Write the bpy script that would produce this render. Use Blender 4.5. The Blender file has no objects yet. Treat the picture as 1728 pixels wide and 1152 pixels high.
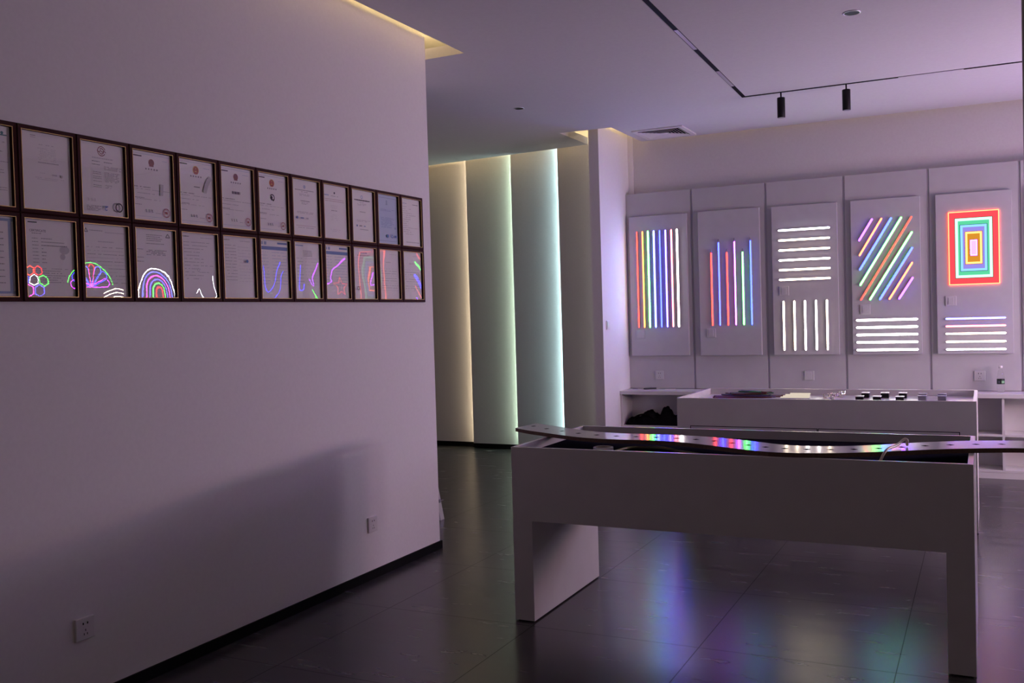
import bpy, bmesh, math, random
from mathutils import Vector, Matrix

C = bpy.context.scene.collection
SC = bpy.context.scene
PI = math.pi

# ------------------------------------------------------------------ camera
cam_data = bpy.data.cameras.new('camera')
cam = bpy.data.objects.new('camera', cam_data)
C.objects.link(cam)
yaw, pitch, roll = math.radians(26.26), math.radians(-1.4734), math.radians(-1.6495)
Fv = Vector((-math.sin(yaw) * math.cos(pitch), math.cos(yaw) * math.cos(pitch), math.sin(pitch)))
Rv = Vector((math.cos(yaw), math.sin(yaw), 0))
Uv = Rv.cross(Fv)
R2 = math.cos(roll) * Rv + math.sin(roll) * Uv
U2 = -math.sin(roll) * Rv + math.cos(roll) * Uv
M = Matrix((R2, U2, -Fv)).transposed().to_4x4()
M.translation = Vector((0, 0, 1.47))
cam.matrix_world = M
cam_data.sensor_width = 36
cam_data.lens = 1619.74 / 1728 * 36
cam_data.clip_start = 0.05
SC.camera = cam

# ------------------------------------------------------------------ world and exposure
WORLD = 0.084     # dim light from the rest of the building behind the camera
W = bpy.data.worlds.new('world')
SC.world = W
W.use_nodes = True
W.node_tree.nodes['Background'].inputs[0].default_value = (1.0, 0.74, 0.68, 1)
W.node_tree.nodes['Background'].inputs[1].default_value = WORLD
SC.view_settings.view_transform = 'Standard'
SC.view_settings.look = 'None'
SC.view_settings.gamma = 1
SC.view_settings.use_curve_mapping = False
SC.view_settings.exposure = 0.0
SC.cycles.use_denoising = True
SC.cycles.sample_clamp_indirect = 4.0
SC.cycles.caustics_reflective = False
SC.cycles.caustics_refractive = False
SC.cycles.max_bounces = 10
SC.cycles.diffuse_bounces = 6

TUBE = 29.0      # radiance of the neon tubes
SIGN = 168.0      # radiance of the brighter signs on the wall across the room
COVE = 110.0       # radiance of the strips in the ceiling slot
FIN = 35.0        # radiance of the strips behind the pale fins


# ------------------------------------------------------------------ materials
def mat(name, col, rough=0.6, metal=0.0, spec=0.5, coat=0.0):
    m = bpy.data.materials.new(name)
    m.use_nodes = True
    b = m.node_tree.nodes['Principled BSDF']
    b.inputs['Base Color'].default_value = (*col, 1)
    b.inputs['Roughness'].default_value = rough
    b.inputs['Metallic'].default_value = metal
    b.inputs['Specular IOR Level'].default_value = spec
    if coat:
        b.inputs['Coat Weight'].default_value = coat
        b.inputs['Coat Roughness'].default_value = 0.05
    return m


def noisy(name, c0, c1, scale, rough=0.6, bump=0.0, stretch=(1, 1, 1), metal=0.0, spec=0.5):
    m = mat(name, c0, rough, metal, spec)
    nt = m.node_tree
    b = nt.nodes['Principled BSDF']
    tc = nt.nodes.new('ShaderNodeTexCoord')
    mp = nt.nodes.new('ShaderNodeMapping')
    mp.inputs['Scale'].default_value = stretch
    nz = nt.nodes.new('ShaderNodeTexNoise')
    nz.inputs['Scale'].default_value = scale
    nz.inputs['Detail'].default_value = 5
    cr = nt.nodes.new('ShaderNodeValToRGB')
    cr.color_ramp.elements[0].color = (*c0, 1)
    cr.color_ramp.elements[1].color = (*c1, 1)
    cr.color_ramp.elements[0].position = 0.3
    cr.color_ramp.elements[1].position = 0.7
    nt.links.new(tc.outputs['Object'], mp.inputs[0])
    nt.links.new(mp.outputs[0], nz.inputs['Vector'])
    nt.links.new(nz.outputs[0], cr.inputs[0])
    nt.links.new(cr.outputs[0], b.inputs['Base Color'])
    if bump:
        bp = nt.nodes.new('ShaderNodeBump')
        bp.inputs['Strength'].default_value = bump
        bp.inputs['Distance'].default_value = 0.002
        nt.links.new(nz.outputs[0], bp.inputs['Height'])
        nt.links.new(bp.outputs[0], b.inputs['Normal'])
    return m


def glow(name, col, s=1.0):
    m = bpy.data.materials.new(name)
    m.use_nodes = True
    nt = m.node_tree
    nt.nodes.clear()
    e = nt.nodes.new('ShaderNodeEmission')
    o = nt.nodes.new('ShaderNodeOutputMaterial')
    e.inputs[0].default_value = (*col, 1)
    e.inputs[1].default_value = s
    nt.links.new(e.outputs[0], o.inputs[0])
    return m


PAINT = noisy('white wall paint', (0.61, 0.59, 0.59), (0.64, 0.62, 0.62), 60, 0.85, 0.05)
PAINT_LIT = noisy('lit white wall paint', (0.82, 0.80, 0.80), (0.85, 0.83, 0.83), 60, 0.85, 0.05)  # lighter copy of the wall paint, making up for weak light
CEIL = noisy('white ceiling paint', (0.64, 0.63, 0.65), (0.67, 0.66, 0.68), 40, 0.9)
CLAD = noisy('white cladding board', (0.47, 0.46, 0.47), (0.50, 0.49, 0.50), 8, 0.55)
LACQ = noisy('white lacquer', (0.65, 0.63, 0.63), (0.68, 0.66, 0.66), 10, 0.27)
PANELW = noisy('white display board', (0.49, 0.48, 0.50), (0.52, 0.51, 0.53), 12, 0.45)
BLACK = mat('matt black metal', (0.010, 0.010, 0.011), 0.5, 0.0, 0.2)
SKIRT = mat('black skirting', (0.006, 0.006, 0.006), 0.6, 0.0, 0.08)
DARK = mat('dark gap', (0.008, 0.008, 0.010), 0.9, 0.0, 0.0)
PLAST = mat('white plastic', (0.56, 0.55, 0.56), 0.4)
PLATE = mat('bright white plastic', (0.76, 0.74, 0.74), 0.35)
HOLE = mat('socket hole', (0.01, 0.01, 0.01), 0.8)
WOOD = noisy('dark red-brown frame wood', (0.034, 0.008, 0.007), (0.060, 0.014, 0.011), 25, 0.6, 0.05, (1, 0.15, 1), spec=0.12)
GOLD = mat('gold lip', (0.55, 0.38, 0.14), 0.45, 0.6)
MDF = noisy('brown fibreboard edge', (0.09, 0.05, 0.035), (0.13, 0.075, 0.05), 80, 0.8)
ALU = noisy('brushed aluminium', (0.70, 0.70, 0.72), (0.80, 0.80, 0.82), 30, 0.35, 0.0, (1, 12, 1), 0.85)
LINER = mat('dark tray liner', (0.022, 0.021, 0.032), 0.8, 0.0, 0.0)
PLANKTOP = mat('satin white laminate', (0.78, 0.76, 0.78), 0.12, 0.0, 0.6, 0.3)
GREY = mat('mid grey plastic', (0.24, 0.23, 0.27), 0.4)
DIFF = mat('milky diffuser', (0.80, 0.78, 0.76), 0.25)
CLOTH = noisy('black fabric', (0.003, 0.003, 0.0035), (0.007, 0.006, 0.007), 20, 0.95, 0.5, spec=0.05)
BAR = mat('grey diffuser bar', (0.50, 0.48, 0.54), 0.3)


def floor_material():
    m = mat('slate floor tiles', (0.06, 0.06, 0.062), 0.25)
    nt = m.node_tree
    b = nt.nodes['Principled BSDF']
    tc = nt.nodes.new('ShaderNodeTexCoord')
    mp = nt.nodes.new('ShaderNodeMapping')
    mp.inputs['Location'].default_value = (0.34, -4.08, 0)
    nt.links.new(tc.outputs['Object'], mp.inputs[0])
    br = nt.nodes.new('ShaderNodeTexBrick')
    br.offset = 0.0
    br.inputs['Scale'].default_value = 1.0
    br.inputs['Brick Width'].default_value = 0.805
    br.inputs['Row Height'].default_value = 0.872
    br.inputs['Mortar Size'].default_value = 0.0024
    br.inputs['Mortar Smooth'].default_value = 0.1
    br.inputs['Color1'].default_value = (0.85, 0.85, 0.85, 1)
    br.inputs['Color2'].default_value = (1.1, 1.1, 1.1, 1)
    nt.links.new(mp.outputs[0], br.inputs['Vector'])
    mp2 = nt.nodes.new('ShaderNodeMapping')
    mp2.inputs['Scale'].default_value = (1.0, 4.2, 1)
    mp2.inputs['Rotation'].default_value = (0, 0, 0.35)
    nt.links.new(tc.outputs['Object'], mp2.inputs[0])
    nz = nt.nodes.new('ShaderNodeTexNoise')
    nz.inputs['Scale'].default_value = 3.4
    nz.inputs['Detail'].default_value = 9
    nz.inputs['Roughness'].default_value = 0.62
    nz.inputs['Distortion'].default_value = 0.25
    nt.links.new(mp2.outputs[0], nz.inputs['Vector'])
    cr = nt.nodes.new('ShaderNodeValToRGB')
    cr.color_ramp.elements[0].position = 0.30
    cr.color_ramp.elements[0].color = (0.032, 0.030, 0.031, 1)
    cr.color_ramp.elements[1].position = 0.74
    cr.color_ramp.elements[1].color = (0.082, 0.077, 0.078, 1)
    nt.links.new(nz.outputs[0], cr.inputs[0])
    mx = nt.nodes.new('ShaderNodeMix')
    mx.data_type = 'RGBA'
    mx.blend_type = 'MULTIPLY'
    mx.inputs[0].default_value = 1.0
    nt.links.new(cr.outputs[0], mx.inputs[6])
    nt.links.new(br.outputs['Color'], mx.inputs[7])
    mg = nt.nodes.new('ShaderNodeMix')
    mg.data_type = 'RGBA'
    nt.links.new(br.outputs['Fac'], mg.inputs[0])
    nt.links.new(mx.outputs[2], mg.inputs[6])
    mg.inputs[7].default_value = (0.012, 0.012, 0.012, 1)
    nt.links.new(mg.outputs[2], b.inputs['Base Color'])
    sp = nt.nodes.new('ShaderNodeMath')
    sp.operation = 'MULTIPLY_ADD'
    sp.inputs[1].default_value = -0.48
    sp.inputs[2].default_value = 0.58
    nt.links.new(br.outputs['Fac'], sp.inputs[0])
    nt.links.new(sp.outputs[0], b.inputs['Specular IOR Level'])
    rr = nt.nodes.new('ShaderNodeMapRange')
    rr.inputs['To Min'].default_value = 0.21
    rr.inputs['To Max'].default_value = 0.31
    nt.links.new(nz.outputs[0], rr.inputs[0])
    nt.links.new(rr.outputs[0], b.inputs['Roughness'])
    bp = nt.nodes.new('ShaderNodeBump')
    bp.inputs['Strength'].default_value = 0.015
    bp.inputs['Distance'].default_value = 0.001
    nt.links.new(nz.outputs[0], bp.inputs['Height'])
    nt.links.new(bp.outputs[0], b.inputs['Normal'])
    return m


def glass_material(seed):
    m = bpy.data.materials.new('wavy picture glass')
    m.use_nodes = True
    nt = m.node_tree
    nt.nodes.clear()
    o = nt.nodes.new('ShaderNodeOutputMaterial')
    mix = nt.nodes.new('ShaderNodeMixShader')
    tr = nt.nodes.new('ShaderNodeBsdfTransparent')
    tr.inputs[0].default_value = (1, 1, 1, 1)
    gl = nt.nodes.new('ShaderNodeBsdfGlossy')
    gl.inputs['Roughness'].default_value = 0.0
    # reflectance of a pane seen from either side: Schlick on |N.I|
    ge = nt.nodes.new('ShaderNodeNewGeometry')
    dp = nt.nodes.new('ShaderNodeVectorMath')
    dp.operation = 'DOT_PRODUCT'
    nt.links.new(ge.outputs['Normal'], dp.inputs[0])
    nt.links.new(ge.outputs['Incoming'], dp.inputs[1])

    def mth(op, a, b=None):
        n = nt.nodes.new('ShaderNodeMath')
        n.operation = op
        for i, v in enumerate((a, b)):
            if v is None:
                continue
            if isinstance(v, float):
                n.inputs[i].default_value = v
            else:
                nt.links.new(v, n.inputs[i])
        return n.outputs[0]
    c_ = mth('ABSOLUTE', dp.outputs['Value'])
    f5 = mth('POWER', mth('SUBTRACT', 1.0, c_), 5.0)
    fr_out = mth('ADD', mth('MULTIPLY', f5, 0.93), 0.07)
    tc = nt.nodes.new('ShaderNodeTexCoord')
    nz = nt.nodes.new('ShaderNodeTexNoise')
    nz.inputs['Scale'].default_value = 7.0
    nz.inputs['Detail'].default_value = 0.5
    bp = nt.nodes.new('ShaderNodeBump')
    bp.inputs['Strength'].default_value = 0.35
    bp.inputs['Distance'].default_value = 0.0009
    nt.links.new(tc.outputs['Object'], nz.inputs['Vector'])
    nt.links.new(nz.outputs[0], bp.inputs['Height'])
    nt.links.new(bp.outputs[0], gl.inputs['Normal'])
    nt.links.new(fr_out, mix.inputs[0])
    nt.links.new(tr.outputs[0], mix.inputs[1])
    nt.links.new(gl.outputs[0], mix.inputs[2])
    nt.links.new(mix.outputs[0], o.inputs[0])
    return m


def clear_plastic():
    m = mat('clear bottle plastic', (0.95, 0.95, 0.96), 0.03)
    b = m.node_tree.nodes['Principled BSDF']
    b.inputs['Transmission Weight'].default_value = 1.0
    b.inputs['IOR'].default_value = 1.12
    return m


FLOOR = floor_material()
GLASS = glass_material(0)
CLEAR = clear_plastic()


def neon_set(S, mix, pre, core=1.0):
    """Neon colours: the strong channels carry the light, the weak ones (scaled by core) give the tube its pale heart."""
    r, g, b, w = (S * k for k in mix)
    c = core
    return {
        'red': glow(pre + 'red neon', (r, 0.22 * c, 0.16 * c)),
        'orange': glow(pre + 'orange neon', (r, 0.85 * c, 0.34 * c)),
        'yellow': glow(pre + 'yellow neon', (r, 1.15 * c, 0.28 * c)),
        'green': glow(pre + 'green neon', (0.95 * c, g, 1.05 * c)),
        'ice': glow(pre + 'ice blue neon', (1.20 * c, 1.40 * c, b)),
        'blue': glow(pre + 'blue neon', (0.36 * c, 0.58 * c, b)),
        'violet': glow(pre + 'violet neon', (1.30 * c, 1.05 * c, b)),
        'purple': glow(pre + 'purple neon', (r * 0.5, 0.50 * c, b)),
        'pink': glow(pre + 'pink neon', (r, 0.80 * c, b * 0.7)),
        'rose': glow(pre + 'rose neon', (r, 1.05 * c, 1.30 * c)),
        'white': glow(pre + 'white neon', (w, w * 0.93, w * 0.92)),
        'warm': glow(pre + 'warm white neon', (w, w * 0.80, w * 0.56)),
        'cool': glow(pre + 'cool white neon', (w * 0.88, w * 0.90, w * 1.05)),
    }


N = neon_set(TUBE, (0.36, 0.88, 1.2, 0.48), '', 1.3)
NS = [neon_set(SIGN * k, (0.50, 0.48, 0.40, 0.48), 'bright ', 3.5) for k in (1.0, 1.0, 1.0, 0.5)]
NLOW = [neon_set(SIGN * k, (3.15, 3.6, 2.05, 2.95), 'strong ') for k in (1.0, 1.0, 0.8, 0.25)]


# ------------------------------------------------------------------ mesh helpers
def quad(bm, pts, mi=0):
    f = bm.faces.new([bm.verts.new(p) for p in pts])
    f.material_index = mi
    return f


def box(bm, x0, x1, y0, y1, z0, z1, mi=0, bev=0.0):
    v = [bm.verts.new((x, y, z)) for x in (x0, x1) for y in (y0, y1) for z in (z0, z1)]
    fs = []
    for idx in ((0, 1, 3, 2), (4, 6, 7, 5), (0, 4, 5, 1), (2, 3, 7, 6), (0, 2, 6, 4), (1, 5, 7, 3)):
        f = bm.faces.new([v[i] for i in idx])
        f.material_index = mi
        fs.append(f)
    if bev:
        es = list({e for f in fs for e in f.edges})
        bmesh.ops.bevel(bm, geom=es, offset=bev, segments=2, affect='EDGES', profile=0.6, material=-1)
    return fs


def prism(bm, poly, z0, z1, mi=0, side=None):
    a = [bm.verts.new((x, y, z0)) for x, y in poly]
    b = [bm.verts.new((x, y, z1)) for x, y in poly]
    n = len(poly)
    f = bm.faces.new(b)
    f.material_index = mi
    f = bm.faces.new(a[::-1])
    f.material_index = mi
    for i in range(n):
        j = (i + 1) % n
        f = bm.faces.new((a[i], a[j], b[j], b[i]))
        f.material_index = mi if side is None else side


def tube(bm, pts, r, seg=8, closed=False, mi=0, cap=True):
    pts = [Vector(p) for p in pts]
    n = len(pts)
    rings = []
    up = None
    for i, p in enumerate(pts):
        if closed:
            t = (pts[(i + 1) % n] - pts[i - 1])
        else:
            t = pts[min(i + 1, n - 1)] - pts[max(i - 1, 0)]
        t.normalize()
        if up is None:
            up = Vector((0, 0, 1)) if abs(t.z) < 0.9 else Vector((0, 1, 0))
        s = t.cross(up)
        if s.length < 1e-6:
            s = t.cross(Vector((1, 0, 0)))
        s.normalize()
        up = s.cross(t).normalized()
        rings.append((p, s.copy(), up.copy(), t.copy()))

    def ring(p, s, u, rr):
        return [bm.verts.new(p + rr * (math.cos(2 * PI * k / seg) * s + math.sin(2 * PI * k / seg) * u)) for k in range(seg)]
    R = []
    if not closed and cap:
        p, s, u, t = rings[0]
        R.append(ring(p - t * r * 0.8, s, u, r * 0.45))
    for p, s, u, t in rings:
        R.append(ring(p, s, u, r))
    if not closed and cap:
        p, s, u, t = rings[-1]
        R.append(ring(p + t * r * 0.8, s, u, r * 0.45))
    m = len(R)
    for i in range(m if closed else m - 1):
        a, b = R[i], R[(i + 1) % m]
        for k in range(seg):
            f = bm.faces.new((a[k], a[(k + 1) % seg], b[(k + 1) % seg], b[k]))
            f.smooth = True
            f.material_index = mi
    if not closed:
        bm.faces.new(R[0][::-1]).material_index = mi
        bm.faces.new(R[-1]).material_index = mi


def lathe(bm, prof, seg=24, mi=0, cx=0, cy=0):
    R = [[bm.verts.new((cx + r * math.cos(2 * PI * k / seg), cy + r * math.sin(2 * PI * k / seg), z)) for k in range(seg)] for r, z in prof]
    for a, b in zip(R, R[1:]):
        for k in range(seg):
            f = bm.faces.new((a[k], a[(k + 1) % seg], b[(k + 1) % seg], b[k]))
            f.smooth = True
            f.material_index = mi
    bm.faces.new(R[0][::-1]).material_index = mi
    bm.faces.new(R[-1]).material_index = mi


def smooth_path(pts, n=8, closed=False):
    """Catmull-Rom through the given points."""
    P = [Vector(p) for p in pts]
    m = len(P)
    out = []
    rng = range(m) if closed else range(m - 1)
    for i in rng:
        if closed:
            a, b, c, d = P[i - 1], P[i], P[(i + 1) % m], P[(i + 2) % m]
        else:
            a, b, c, d = P[max(i - 1, 0)], P[i], P[i + 1], P[min(i + 2, m - 1)]
        for k in range(n):
            t = k / n
            out.append(0.5 * ((2 * b) + (c - a) * t + (2 * a - 5 * b + 4 * c - d) * t * t + (3 * b - a - 3 * c + d) * t ** 3))
    if not closed:
        out.append(P[-1])
    return out


def obj(name, bm, mats, parent=None, loc=(0, 0, 0), rz=0.0):
    bmesh.ops.recalc_face_normals(bm, faces=bm.faces)
    me = bpy.data.meshes.new(name)
    bm.to_mesh(me)
    bm.free()
    for m in (mats if isinstance(mats, (list, tuple)) else [mats]):
        me.materials.append(m)
    o = bpy.data.objects.new(name, me)
    C.objects.link(o)
    o.location = loc
    o.rotation_euler = (0, 0, rz)
    if parent is not None:
        o.parent = parent
    return o


def tag(o, label, cat, group=None):
    o['label'] = label
    o['category'] = cat
    if group:
        o['group'] = group
    return o


def thing(name, label, cat, loc=(0, 0, 0), rz=0.0, group=None):
    o = bpy.data.objects.new(name, None)
    o.empty_display_size = 0.1
    C.objects.link(o)
    o.location = loc
    o.rotation_euler = (0, 0, rz)
    return tag(o, label, cat, group)


def struct(name, bm, m):
    o = obj(name, bm, m)
    o['kind'] = 'structure'
    return o


def B(*a, **k):
    bm = bmesh.new()
    box(bm, *a, **k)
    return bm


# ------------------------------------------------------------------ the room
HC = 3.19        # ceiling height
XL = -3.156      # plane of the certificate wall
XR = 2.20        # plane of the wall across the room
YW = 9.36        # back wall, YB = face of its cladding boards
YB = 9.25

struct('floor', B(-8.0, 2.6, -3.0, 10.4, -0.06, 0.0), FLOOR)

bm = bmesh.new()
prism(bm, [(-3.01, -3.0), (XR, -3.0), (XR, 9.295), (-3.07, 9.295), (-3.07, 8.42), (-3.58, 8.40),
           (-3.58, 9.12), (-7.6, 9.50), (-7.6, 5.52), (-3.01, 5.52)], HC, HC + 0.07)
struct('ceiling', bm, CEIL)
struct('ceiling_upper', B(-8.0, 2.6, -3.0, 10.4, HC + 0.33, HC + 0.40), CEIL)

struct('wall_left', B(-3.80, XL, -3.0, 5.27, 0, HC + 0.33), PAINT_LIT)
struct('wall_corridor', B(-3.92, -3.76, 5.27, 6.20, 0, HC), PAINT)
struct('baseboard_left', B(XL - 0.02, XL + 0.010, -3.0, 5.285, 0, 0.050), SKIRT)
struct('wall_back', B(-3.40, 2.6, YW, YW + 0.15, 0, HC + 0.33), PAINT)
struct('wall_far', B(-8.0, -3.40, 9.80, 9.95, 0, HC + 0.33), PAINT)
struct('wall_right', B(XR, XR + 0.2, 4.9, YW, 0, HC + 0.33), PAINT)
struct('wall_pier', B(-3.338, -3.240, 8.52, YW, 0, HC + 0.33), PAINT_LIT)
struct('wall_right_return', B(0.086, 0.135, 2.50, 2.55, 0, HC), PAINT)

# cladding boards of the back wall with open joints between them
seams = [-3.238, -2.567, -1.850, -1.146, -0.437, 0.276, 0.985, 1.695, XR]
for i in range(8):
    a = seams[i] + (0.0 if i == 0 else 0.011)
    b = seams[i + 1] - (0.0 if i == 7 else 0.011)
    struct('trim_%d' % (i + 1), B(a, b, YB, YB + 0.022, 0.712, 2.668, bev=0.0015), CLAD)
bm = bmesh.new()
box(bm, -3.238, XR, YB + 0.010, YB + 0.0215, 0.712, 2.655)
box(bm, -3.238, XR, YB + 0.0225, YW, 0.712, 2.655)
struct('trim_9', bm, mat('grey joint backing', (0.42, 0.41, 0.44), 0.6))
struct('trim_10', B(-3.238, XR, YB + 0.0225, YW, 2.655, 2.668), CLAD)

# shingled pale fins on the far wall, each one lit along its edge from behind its neighbour
fin_x = [-6.60, -5.90, -5.21, -4.61, -4.02, -3.345]
fin_y = [9.71, 9.60, 9.51, 9.43, 9.35]
for i in range(5):
    struct('trim_%d' % (11 + i), B(fin_x[i], fin_x[i + 1] + 0.16, fin_y[i], fin_y[i] + 0.02, 0.055, HC + 0.30), PAINT_LIT)
    struct('baseboard_far_%d' % (i + 1), B(fin_x[i], fin_x[i + 1] + 0.0, fin_y[i] + 0.004, fin_y[i] + 0.03, 0.0, 0.055), SKIRT)
fin_cols = [(1.0, 0.78, 0.50), (1.0, 0.80, 0.52), (0.74, 1.0, 0.74), (0.66, 1.0, 1.0)]
fin_word = ['warm', 'warm white', 'pale green', 'icy blue']
for i in range(1, 4):
    bm = B(fin_x[i + 1] + 0.045, fin_x[i + 1] + 0.055, fin_y[i + 1] + 0.038, fin_y[i + 1] + 0.050, 0.06, HC + 0.28)
    o = obj('light_strip', bm, glow(fin_word[i] + ' strip', fin_cols[i], FIN * (0.6, 0.6, 0.95, 1.45)[i]))
    tag(o, '%s light strip tucked behind the edge of a tall pale wall fin' % fin_word[i], 'light strip')


bm = B(-3.46, -3.45, 9.28, 9.292, 0.06, HC + 0.28)  # unseen strip added to brighten the last fin
tag(obj('light_strip', bm, glow('soft white fill', (1.0, 0.92, 0.86), FIN * 0.2)), 'soft white fill strip added out of sight behind the white pier', 'light strip')


def cove(x0, x1, y0, y1, label, k=1.0):
    o = obj('cove_light', B(x0, x1, y0, y1, HC + 0.07, HC + 0.08), glow('warm slot strip', (1.0, 0.70, 0.30), COVE * k))
    tag(o, label, 'light strip')


cove(-2.94, -2.928, 3.3, 5.45, 'warm light strip hidden in the ceiling slot above the certificates', 0.28)
cove(-3.70, -3.05, 5.60, 5.612, 'warm light strip hidden in the ceiling slot past the wall end', 2.7)
cove(-2.98, 2.1, 9.22, 9.232, 'warm light strip hidden in the ceiling slot along the neon panel wall', 0.14)
cove(-2.99, -2.978, 8.45, 9.2, 'warm light strip hidden in the ceiling slot beside the white pier', 0.25)
for k in range(4):
    xa = -5.9 + k * 0.58
    ya = 9.12 - (xa + 3.58 + 0.29) * 0.0945 - 0.09
    cove(xa, xa + 0.56, ya, ya + 0.012, ('warm light strip hidden above the rightmost pale fin', 'warm light strip hidden above the icy blue lit fin',
         'warm light strip hidden above the pale green lit fin', 'warm light strip hidden above the warm white lit fin')[3 - k], 0.5)


# ------------------------------------------------------------------ neon display panels
def seg_pts(p, q, n=1):
    return [p, q]


def make_panel(label, loc, rz, w, z0, z1, tubes, switch, group='neon display panels on the walls', lit=None):
    """A raised white board with neon tubes. Local x along the wall, z up, the viewer is at -y."""
    t = thing('neon_panel', label, 'neon display', (loc[0], loc[1], 0), rz, group)
    obj('panel_board', B(-w / 2, w / 2, 0.0, 0.040, z0, z1, bev=0.002), PANELW, t)
    for col, r, pts, closed in tubes:
        bm = bmesh.new()
        r *= 1.3
        tube(bm, [(p[0], -r - 0.003, p[1]) for p in pts], r, 12, closed)
        bmesh.ops.recalc_face_normals(bm, faces=bm.faces)
        for f in bm.faces:      # the light leaves the front of the silicone profile; its sides and back are opaque
            f.material_index = 0 if f.normal.y < (-0.80 if lit else -0.28) else 1
        o = obj('neon_tube', bm, [(lit[max(p[1] for p in pts) < 1.4] if lit else N)[col], PLAST], t)
        o['label'] = '%s neon tube' % {'ice': 'ice blue', 'warm': 'warm white', 'cool': 'cool white'}.get(col, col)
    if switch:
        u, v = switch
        s = obj('dimmer_switch', B(u - 0.043, u + 0.043, -0.010, 0.0, v - 0.043, v + 0.043, bev=0.003), PLAST, t)
        obj('rocker', B(u - 0.022, u + 0.022, -0.014, -0.010, v - 0.030, v + 0.030, bev=0.0015), PLAST, s)
    return t


def line(col, r, x0, z0, x1, z1, cx):
    return (col, r, [(x0 - cx, z0), (x1 - cx, z1)], False)


# panel 1: eight tall bars
cx = -2.903
T = []
for x, c, r in zip((-3.112, -3.053, -2.995, -2.935, -2.876, -2.816, -2.757, -2.699),
                   ('red', 'yellow', 'green', 'ice', 'blue', 'violet', 'rose', 'white'),
                   (.0055, .0065, .008, .008, .0055, .007, .007, .0085)):
    T.append(line(c, r, x, 2.277, x, 1.330, cx))
make_panel('white neon panel with eight tall rainbow bars, next to the pier', (cx, 9.21), 0, 0.590, 1.042, 2.433, T, (-3.101 - cx, 1.257))
# panel 2: six bars of two lengths
cx = -2.198
T = []
for x, zt, c, r in zip((-2.365, -2.292, -2.213, -2.139, -2.063, -1.987), (2.027, 2.124, 2.025, 2.124, 2.02, 2.124),
                       ('red', 'blue', 'red', 'pink', 'green', 'blue'), (.0065, .0055, .0065, .0055, .0065, .0055)):
    T.append(line(c, r, x, zt, x, 1.334, cx))
p2 = make_panel('white neon panel with six thin upright bars of uneven height', (cx, 9.21), 0, 0.590, 1.040, 2.436, T, (-2.382 - cx, 1.257))
for x, zt in zip((-2.365, -2.292, -2.213, -2.139, -2.063, -1.987), (2.027, 2.124, 2.025, 2.124, 2.02, 2.124)):
    bm = bmesh.new()
    tube(bm, [(x - cx, -0.014, zt + 0.010), (x - cx, -0.014, zt + 0.032)], 0.0068, 8)
    obj('tube_cap', bm, GREY, p2)
# panel 3: white dashes over white uprights
cx = -1.495
T = []
for z, c in zip((2.203, 2.110, 2.017, 1.924, 1.833, 1.742), ('cool', 'warm', 'warm', 'white', 'warm', 'warm')):
    T.append(line(c, .0075, -1.718, z, -1.271, z, cx))
for x, c in zip((-1.690, -1.592, -1.496, -1.397, -1.300), ('warm', 'warm', 'white', 'white', 'warm')):
    T.append(line(c, .0075, x, 1.537, x, 1.088, cx))
make_panel('white neon panel with six white crossbars above five white uprights', (cx, 9.21), 0, 0.588, 1.039, 2.430, T, (-1.685 - cx, 1.639))
# panel 4: diagonal bars over white crossbars
cx = -0.792
T = []
for (x0, z0, x1, z1), c, r in zip(((-1.010, 2.069, -0.899, 2.251), (-1.008, 1.935, -0.819, 2.251), (-1.008, 1.806, -0.739, 2.249), (-1.007, 1.667, -0.655, 2.249),
                                   (-1.004, 1.533, -0.571, 2.249), (-0.926, 1.534, -0.570, 2.114), (-0.842, 1.534, -0.569, 1.976), (-0.763, 1.533, -0.571, 1.846), (-0.682, 1.533, -0.569, 1.712)),
                                  ('purple', 'orange', 'blue', 'green', 'red', 'green', 'blue', 'orange', 'purple'),
                                  (.007, .007, .0075, .0075, .006, .0075, .0075, .007, .007)):
    T.append(line(c, r, x0, z0, x1, z1, cx))
for z in (1.3475, 1.281, 1.2145, 1.147, 1.0785):
    T.append(line('white', .0085, -1.040, z, -0.541, z, cx))
make_panel('white neon panel with slanting coloured bars above five white crossbars', (cx, 9.21), 0, 0.580, 1.038, 2.430, T, (-0.971 - cx, 1.446))
# panel 5: nested rectangles
cx = -0.080


def rect(col, r, x0, z1, x1, z0):
    k = 6
    pts = []
    for (ax, az), (bx, bz) in zip(((x0, z0), (x1, z0), (x1, z1), (x0, z1)), ((x1, z0), (x1, z1), (x0, z1), (x0, z0))):
        d = Vector((bx - ax, bz - az)).normalized() * 0.006
        pts += [(ax - cx + d.x, az + d.y), (bx - cx - d.x, bz - d.y)]
    return (col, r, pts, True)


T = []
for z, c in zip((1.3425, 1.277, 1.212, 1.142, 1.075), ('ice', 'rose', 'warm', 'warm', 'cool')):
    T.append(line(c, .0065, -0.303, z, 0.153, z, cx))
p5 = make_panel('white neon panel with nested rainbow rectangles above five crossbars', (cx, 9.21), 0, 0.592, 1.036, 2.428, T, (-0.264 - cx, 1.498))
CX5, CZ5 = -0.0785 - cx, 1.951


def ring5(name, outer, inner, m, dz):
    """A flat rectangular ring (or a filled plate) standing dz proud of the board."""
    bm = bmesh.new()
    (a, b), (c, d) = outer, inner
    if c <= 0:
        box(bm, CX5 - a, CX5 + a, -dz, -0.0005, CZ5 - b, CZ5 + b)
    else:
        for q in ((-a, a, d, b), (-a, a, -b, -d), (-a, -c, -d, d), (c, a, -d, d)):
            box(bm, CX5 + q[0], CX5 + q[1], -dz, -0.0005, CZ5 + q[2], CZ5 + q[3])
    obj(name, bm, m, p5)


def inset(o, w):
    return (o[0] - w, o[1] - w)


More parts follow.
